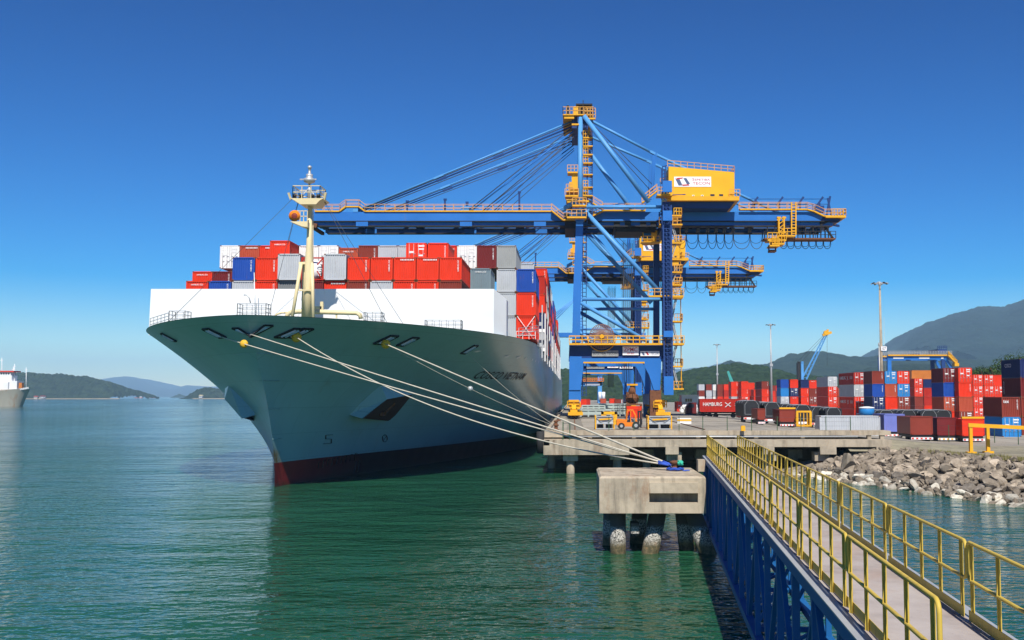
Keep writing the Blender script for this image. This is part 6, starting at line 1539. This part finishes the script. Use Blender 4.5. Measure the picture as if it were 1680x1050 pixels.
dr.location = (X-.02, Y+.65, z+1.05); tag(dr, 'driver in blue with red cap sitting inside the orange forklift', 'person')
hd = MB(); hc = V(X-.02+.07, Y+.65, z+1.05)
hd.lathe((hc.x+.02,hc.y,hc.z+.70),[(.12,0),(.115,.06),(.07,.12),(.01,.135)],12); hd.box(hc.x+.08,hc.x+.24,hc.y-.09,hc.y+.09,hc.z+.70,hc.z+.72)
hb_ = hd.mesh(M['c_red'], dr.location, 'cap'); o = bpy.data.objects.new('cap', hb_); COL.objects.link(o); o.parent = dr
fc = MB(); fc.lathe((hc.x+.12,hc.y,hc.z+.60),[(.02,0),(.012,.05)],6)
for sy in (-.035,.035): fc.lathe((hc.x+.085,hc.y+sy,hc.z+.655),[(.014,0),(.014,.02)],6)
fc.box(hc.x+.075,hc.x+.10,hc.y-.03,hc.y+.03,hc.z+.575,hc.z+.583)
for sy in (-.105,.09): fc.box(hc.x-.01,hc.x+.02,hc.y+sy,hc.y+sy+.015,hc.z+.61,hc.z+.67)
o = bpy.data.objects.new('face', fc.mesh(skinm, dr.location, 'face')); COL.objects.link(o); o.parent = dr
# yellow arch, hatch covers, hopper and grab
Y = 128; X = (999-CX)/F*Y; z = QZ+.02; m = MB(); h = (688-667)/F*Y
m.bar((X-.85,Y,z),(X-.85,Y,z+h),.32,.5); m.bar((X+.85,Y,z),(X+.85,Y,z+h),.32,.5); m.box(X-1.0,X+1.0,Y-.25,Y+.25,z+h-.35,z+h); m.prism([(X-.7,z+h-.36),(X-.7,z+h-1.0),(X-.3,z+h-.36)],Y-.2,Y+.2); m.prism([(X+.7,z+h-.36),(X+.3,z+h-.36),(X+.7,z+h-1.0)],Y-.2,Y+.2)
tag(m.build('portal_frame', M['yel']), 'small yellow steel arch behind the left grey crate', 'frame')
for k, (px0, px1, Y, zb0, hh) in enumerate(((953,1002,176,0,.95),(955,992,176,1.1,.55),(989,1026,181,0,.95),(985,1027,181,1.1,.8))):
    x0, x1 = (px0-CX)/F*Y, (px1-CX)/F*Y; z = QZ+.02+.35+zb0; t = thing('hatch_cover', ((x0+x1)/2, Y, z), ['lower left pale green ship hatch cover lying on the quay','upper left pale green hatch cover stacked on another','lower right pale green hatch cover lying on the quay','upper right pale green hatch cover, longest on top'][k], 'hatch cover', 'pale green hatch covers stacked on the quay')
    MB().box(x0,x1,Y,Y+9,z,z+hh).build('panel', M['hatch'], t)
    m = MB(); n_ = 4
    for j in range(n_+1): xx = x0+(x1-x0)*j/n_; m.box(xx-.12,xx+.12,Y-.2,Y+.02,z-.12 if zb0 else z-.35,z+hh*.7)
    m.box(x0-.1,x1+.1,Y-.15,Y-.005,z+hh*.75,z+hh*.98); m.build('rib', M['hatch'], t)
Y = 150; X = (1040-CX)/F*Y; z = QZ+.02; t = thing('hopper', (X, Y, z), 'bright red steel hopper on the quay behind the forklift', 'hopper')
m = MB(); m.hexa([(X-.8,Y,z+.3),(X+.8,Y,z+.3),(X+.8,Y+2,z+.3),(X-.8,Y+2,z+.3),(X-1.15,Y-.2,z+2.1),(X+1.15,Y-.2,z+2.1),(X+1.15,Y+2.2,z+2.1),(X-1.15,Y+2.2,z+2.1)]); m.box(X-.8,X+.8,Y-.2,Y-.12,z+1.6,z+1.75); m.build('body', M['c_red'], t)
m = MB()
for sx in (-1.1,1.1):
    for yy in (0,2): m.bar((X+sx,Y+yy,z),(X+sx,Y+yy,z+2.4),.18)
    m.bar((X+sx,Y,z+2.3),(X+sx,Y+2,z+2.3),.2)
m.bar((X-1.1,Y,z+2.35),(X+1.1,Y,z+2.35),.25); m.build('frame', M['rust'], t)
t = thing('cargo_grab', (X, 169.5, z+3), 'rusty closed grab hanging from the crane above the red hopper', 'grab'); X = (1037-CX)/F*169.5
m = MB(); zg = at(0,664,169.5).z
for a_ in range(8):
    t0, t1 = a_*math.pi/4+.05, (a_+1)*math.pi/4-.05; prof = [(.25,0),(1.0,.5),(1.15,1.1),(.9,1.7),(.35,1.9)]; vs = []
    for r_, h_ in prof:
        for tt in (t0, (t0+t1)/2, t1): vs.append((X+r_*math.cos(tt)*1.0, 169.5+r_*math.sin(tt), zg+h_))
    m.add(vs, [(i*3+j, i*3+j+1, i*3+j+4, i*3+j+3) for i in range(4) for j in range(2)])
m.build('shell', M['rust'], t)
m = MB(); m.lathe((X,169.5,zg+1.8),[(.5,0),(.6,.3),(.6,.8),(.35,1.1),(.35,1.5)],12)
for a_ in range(4): m.bar((X+.9*math.cos(a_*1.57+.7),169.5+.9*math.sin(a_*1.57+.7),zg+1.5),(X+.35*math.cos(a_*1.57+.7),169.5+.35*math.sin(a_*1.57+.7),zg+2.9),.16)
m.build('head', M['rust'], t)
MB().box(X-.9,X+.9,169,170,zg+3.2,zg+3.5).build('spreader_beam', M['yel'], t)

# light masts
def light_mast(px, py, D, label, thick=.22, sign=False):
    p = at(px, py, D); X = (px+1.0-CX)/F*D; g0 = gz(X, D); t = thing('light_mast', (X, D, g0), label, 'light mast', 'tall light masts in the yard')
    MB().tube((X,D,g0),(X,D,p.z),thick*1.7,10,thick*.75).build('pole', M['conc'] if sign else M['galv'], t)
    m = MB(); m.path([(X+1.25*math.cos(a_*math.pi/6),D+1.25*math.sin(a_*math.pi/6),p.z) for a_ in range(13)], .08, 5); m.bar((X-1.3,D,p.z),(X+1.3,D,p.z),.09); m.bar((X,D-1.3,p.z),(X,D+1.3,p.z),.09); m.lathe((X,D,p.z-.5),[(.3,0),(.35,.4),(.15,.9)],8); m.build('head_frame', M['galv'], t)
    for a_ in range(8):
        a2 = a_*math.pi/4+.3; c_ = V(X+1.4*math.cos(a2),D+1.4*math.sin(a2),p.z); l_ = MB(); l_.bar(c_+V(0,0,.12), c_+V(.45*math.cos(a2),.45*math.sin(a2),-.1), .4, .2); l_.build('floodlight', M['galv'] if a_ % 2 else M['black'], t)
    if sign:
        zz = at(0,577,D).z; m = MB(); m.box(X-.15,X+1.05,D-.5,D-.42,at(0,575.5,D).z,at(0,568.5,D).z); s_ = m.build('sign', M['signwhite'], t)
        m = MB(); put_text(m, '07', (X+.1,D-.51,at(0,574.5,D).z), (.75,0,0), (0,0,.62)); m.build('lettering', M['textdark'], s_)
        m = MB(); m.tube((X-.45,D,g0),(X-.45,D,at(0,562,D).z),.12,6); m.box(X-.6,X-.3,D-.2,D+.2,at(0,567,D).z,at(0,564,D).z); m.tube((X+.75,D,g0),(X+.75,D,at(0,520,D).z),.03,5); m.build('conduit', M['galv'], t)
    else:
        m = MB(); zz = at(0, py+68 if px > 1200 else py+50, D).z; m.box(X-.55,X+.55,D-.5,D-.2,zz,zz+.9); m.build('junction_box', M['galv'], t)
light_mast(1175.5, 565.5, 490, 'far slim light mast, leftmost of the three tall masts', .26)
light_mast(1264, 533, 362, 'middle light mast with ring of floodlights among the red stacks', .26)
light_mast(1445, 465, 216, 'tallest light mast with the number sign beside the blue yard gantry', .26, True)
# rubber tyred gantry
Dg = 373; G_ = lambda x, y: at(x, y, Dg); g0 = gz(115, Dg)
t = thing('yard_gantry_crane', (G_(1505,0).x, Dg+6, g0), 'blue yard gantry crane standing over the red stacks in front of the mountain', 'crane')
for Y in (Dg, Dg+11):
    m = MB(); m.box(G_(1454,0).x,G_(1558,0).x,Y-.6,Y+.6,G_(0,590).z,G_(0,583.5).z); m.build('girder', M['blue'], t)
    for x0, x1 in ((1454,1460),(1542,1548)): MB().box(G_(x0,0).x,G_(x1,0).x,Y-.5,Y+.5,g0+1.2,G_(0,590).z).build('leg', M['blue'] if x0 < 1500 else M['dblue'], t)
    m = MB(); m.bar(V(G_(1550,0).x,Y,G_(0,590).z),V(G_(1558,0).x,Y,G_(0,604).z),1.0,1.0,(0,1,0)); m.build('outrigger', M['blue'], t)
    m = MB(); m.bar(V(G_(1454,0).x,Y-.9,G_(0,583).z),V(G_(1558,0).x,Y-.9,G_(0,583).z),.8,.5); m.mi=1; m.rail(V(G_(1454,0).x,Y-1.2,G_(0,582).z),V(G_(1558,0).x,Y-1.2,G_(0,582).z),1.3,24,.07,2); m.build('walkway', [M['yel'], M['galv']], t)
m = MB(); m.box(G_(1537,0).x,G_(1552,0).x,Dg,Dg+10,G_(0,579).z,G_(0,573).z); m.rail(V(G_(1537,0).x,Dg,G_(0,573).z),V(G_(1552,0).x,Dg,G_(0,573).z),1.2,5,.08,1); m.box(G_(1500,0).x,G_(1508,0).x,Dg,Dg+10,G_(0,586).z,G_(0,580).z); m.build('trolley', M['dblue'], t)
m = MB(); m.bar(V(G_(1551,0).x,Dg-1.5,G_(0,583).z),V(G_(1565,0).x,Dg-1.5,G_(0,598).z),1.6,.5); m.box(G_(1560,0).x,G_(1567,0).x,Dg-2.5,Dg,G_(0,601).z,G_(0,596).z); m.rail(V(G_(1551,0).x,Dg-2,G_(0,582).z),V(G_(1565,0).x,Dg-2,G_(0,597).z),1.2,6,.1,1); m.build('stair', M['yel'], t)
for x0, x1 in ((1463,1480),(1505,1522),(1541,1545)): MB().box(G_(x0,0).x,G_(x1,0).x,Dg-.72,Dg-.62,G_(0,588.5).z,G_(0,585.8).z).build('sign', M['signwhite'], t)
for x0, x1 in ((1454,1460),(1542,1548)): MB().box(G_(x0,0).x-.2,G_(x1,0).x+.2,Dg-1,Dg+12,g0,g0+1.3).build('bogie', M['yel'], t)
# harbour crane with lattice boom
Dc = 420; K_ = lambda x, y: at(x, y, Dc); g0 = gz(95, Dc)
t = thing('harbour_crane', (K_(1312,0).x, Dc, g0), 'light blue harbour crane with raised lattice boom and yellow tip', 'crane')
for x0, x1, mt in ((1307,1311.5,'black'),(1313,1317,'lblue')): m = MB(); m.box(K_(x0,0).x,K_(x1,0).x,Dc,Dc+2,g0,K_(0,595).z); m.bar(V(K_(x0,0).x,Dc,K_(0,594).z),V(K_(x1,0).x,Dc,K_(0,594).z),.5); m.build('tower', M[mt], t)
MB().box(K_(1303,0).x,K_(1324,0).x,Dc-2,Dc+5,g0,g0+5).build('chassis', M['blue'], t)
m = MB(); a0, a1 = K_(1320,622), K_(1356,548); dn = (a1-a0).normalized(); sd = V(dn.z,0,-dn.x)
ch = []
for s_ in (-1,1):
    for yy in (0,1.8): m.bar(a0+sd*s_*.9+V(0,yy,0), a1+sd*s_*.35+V(0,yy*.5,0), .26)
for k in range(14):
    f0, f1 = k/14, (k+1)/14; w0, w1 = .9-.55*f0, .9-.55*f1; s_ = 1 if k%2 else -1
    m.bar(a0+(a1-a0)*f0+sd*s_*w0, a0+(a1-a0)*f1-sd*s_*w1, .14)
m.build('boom', M['lblue'], t)
m = MB(); c_ = K_(1357,546); m.lathe((c_.x-.5,Dc-.6,c_.z),[(1.0,0),(1.0,1.4)],10,'y'); m.bar(c_+V(-1.9,0,-1),c_+V(1.8,0,.2),1.0); m.bar(c_+V(0,0,-1),c_+V(.3,0,1.4),.8); m.build('boom_head', M['yel'], t)
for a, b in (((1308,594),(1352,549)),((1315,594),(1354,550)),((1357,548),(1357,600))): MB().tube(K_(*a), K_(*b), .06, 4).build('rope', M['cable'], t)
Dc = 470; t = thing('harbour_crane', (at(1199,0,Dc).x, Dc, gz(70,Dc)), 'small sea green crane arm poking up behind the far stacks', 'crane')
m = MB(); m.bar(at(1201,628,Dc), at(1194,609,Dc), 1.6, 1.2, None, 1.0, .8); m.build('boom', paint('sea_green_paint', (.05,.30,.27), .5, 0, .2), t); MB().box(at(1198,0,Dc).x,at(1206,0,Dc).x,Dc-1,Dc+3,gz(70,Dc),at(0,627,Dc).z).build('chassis', M['c_green'], t)

# broadleaf trees at the yard's right edge
leafm = forest_mat('leaves', (.045,.085,.018), (.085,.13,.03), .9)
def tree(px, py, D, r, label):
    p = at(px, py, D); g0 = gz(100, D); t = thing('tree', (p.x, D, g0), label, 'tree', 'trees behind the right hand stacks'); rd = random.Random(int(px))
    m = MB(); m.tube((p.x,D,g0),(p.x,D,p.z-r),.35,8,.2)
    for k in range(5): a_ = k*1.25; m.tube((p.x,D,p.z-r*1.1),(p.x+r*.6*math.cos(a_),D+r*.6*math.sin(a_),p.z-r*.2),.16,6,.06)
    m.build('trunk', M['rust'], t); m = MB(); cl = []
    for k in range(26):
        d = V(rd.gauss(0,1),rd.gauss(0,1),rd.gauss(0,.8)).normalized()*r*rd.uniform(.35,.95); cl.append((p+V(0,0,-r*.55)+V(d.x,d.y,d.z*.75), r*rd.uniform(.22,.42)))
    for c_, rr_ in cl:
        for k in range(70):
            d = V(rd.gauss(0,1),rd.gauss(0,1),rd.gauss(0,1)).normalized(); q_ = c_ + d*rr_*rd.uniform(.6,1.05); a_ = d.cross(V(rd.gauss(0,1),rd.gauss(0,1),rd.gauss(0,1))).normalized()*.28; b_ = d.cross(a_).normalized()*.22
            m.add([q_-a_,q_-b_,q_+a_,q_+b_],[(0,1,2,3)])
    m.build('crown', leafm, t)
for px, py, D, r, lb in ((1637,597,330,7,'round leafy tree rising behind the navy topped stack'),(1619,603,330,5.5,'smaller leafy tree left of the taller one behind the red door stacks'),(1665,585,335,8,'leafy tree largely hidden by the tall near stack at right'),(1602,611,330,4,'low leafy bush at the left end of the trees behind red stacks')): tree(px, py, D, r, lb)

# ------------------------------------------------------------------ the other ship far left
Ds = 770; S_ = lambda x, y: at(x, y, Ds)
t = thing('cargo_ship', (S_(0,0).x, Ds, 0), 'weathered grey cream work ship with red roof line at the far left', 'ship')
zd = S_(0,641).z; X0, X1 = S_(-60,0).x, S_(44,0).x; m = MB()
hullm = paint('far_hull', (.37,.345,.28), .6, 0, .7, (.30,.15,.06), .12, .55)
rowsz = [(-1,-2.2,0),(0,-2.0,0),(3,-1.0,0),(zd*.7,1.0,0),(zd,3.2,0)]; st = []
for z, fl, _ in rowsz:
    pts = [(X0,Ds+6),(X0,Ds-6-fl*.4),(X1-14,Ds-7-fl*.5),(X1-5+fl*.6,Ds-5-fl*.4),(X1-.5+fl,Ds-1.5),(X1+fl,Ds+1),(X1-.5+fl,Ds+4),(X1-5+fl,Ds+8)]; st.append([(x,y,z + (1.2 if (z == zd and x > X1-4) else 0)) for x, y in pts])
n_ = len(st[0]); m.add([p for r_ in st for p in r_], [(j*n_+i,j*n_+i+1,(j+1)*n_+i+1,(j+1)*n_+i) for j in range(len(st)-1) for i in range(n_-1)], True)
m.add(st[-1], [tuple(range(n_))]); m.build('hull', hullm, t)
def blk(x0,x1,y0,y1,d0,d1,name,mt): MB().box(S_(x0,0).x,S_(x1,0).x,Ds+d0,Ds+d1,S_(0,y1).z,S_(0,y0).z).build(name, mt, t)
blk(-60,37,625,641.5,-4,6,'deckhouse',M['white']); blk(-60,27,616,625,-3,5,'deckhouse',M['white']); blk(-60,25,610.5,616,-3,5,'wheelhouse',M['white']); blk(-60,31,608.5,610.5,-4,6,'roof',M['c_red'])
for k in range(7): x = -2+k*4; blk(x-1.4,x+1.2,611.8,614.4,-3.15,-2.9,'window',M['glass'])
for x, y in ((3,587),(24,597),(22,602),(43,603)): m = MB(); m.tube(S_(x,642),S_(x,y),.35,6,.2); m.bar(S_(x-2.5,y+4),S_(x+2.5,y+4),.35); m.build('mast', M['white'], t)
blk(39,44,628,637,-3,0,'winch',M['c_orange']); blk(16,25,627,640,-6,-4,'vent',M['white']); blk(5,9,628,640,-6,-4.5,'vent',M['c_pale grey'])
m = MB(); m.rail(S_(36,641)+V(0,-4,0),S_(50,638)+V(0,-3,0),1.3,6,.12,2); m.build('railing', M['white'], t)
for x in (10, 27, 31): m = MB(); m.box(S_(x,0).x-.25,S_(x,0).x+.25,Ds-8.6,Ds-6.9,S_(0,660).z,S_(0,645).z); 

# ------------------------------------------------------------------ haze
hz = MB(); hz.box(-9000, 9500, -30, 17500, -3, 640); 
hm = bpy.data.materials.new('haze'); hm.use_nodes = True; hn = hm.node_tree.nodes; hn.remove(hn['Principled BSDF'])
pv_ = hn.new('ShaderNodeVolumePrincipled'); pv_.inputs['Color'].default_value = (.44,.72,1.0,1); pv_.inputs['Density'].default_value = 0.85e-4; pv_.inputs['Anisotropy'].default_value = -0.25
hm.node_tree.links.new(pv_.outputs[0], hn['Material Output'].inputs['Volume'])
ho_ = hz.build('haze', hm, org=(0,0,0)); tag(ho_, 'thin blue haze over the bay and far hills', 'haze', kind='stuff')

for o in COL.objects:
    if o.get('label') and not 4 <= len(o['label'].replace('-',' ').split()) <= 16: print('LABEL', len(o['label'].split()), o.name, o['label'])
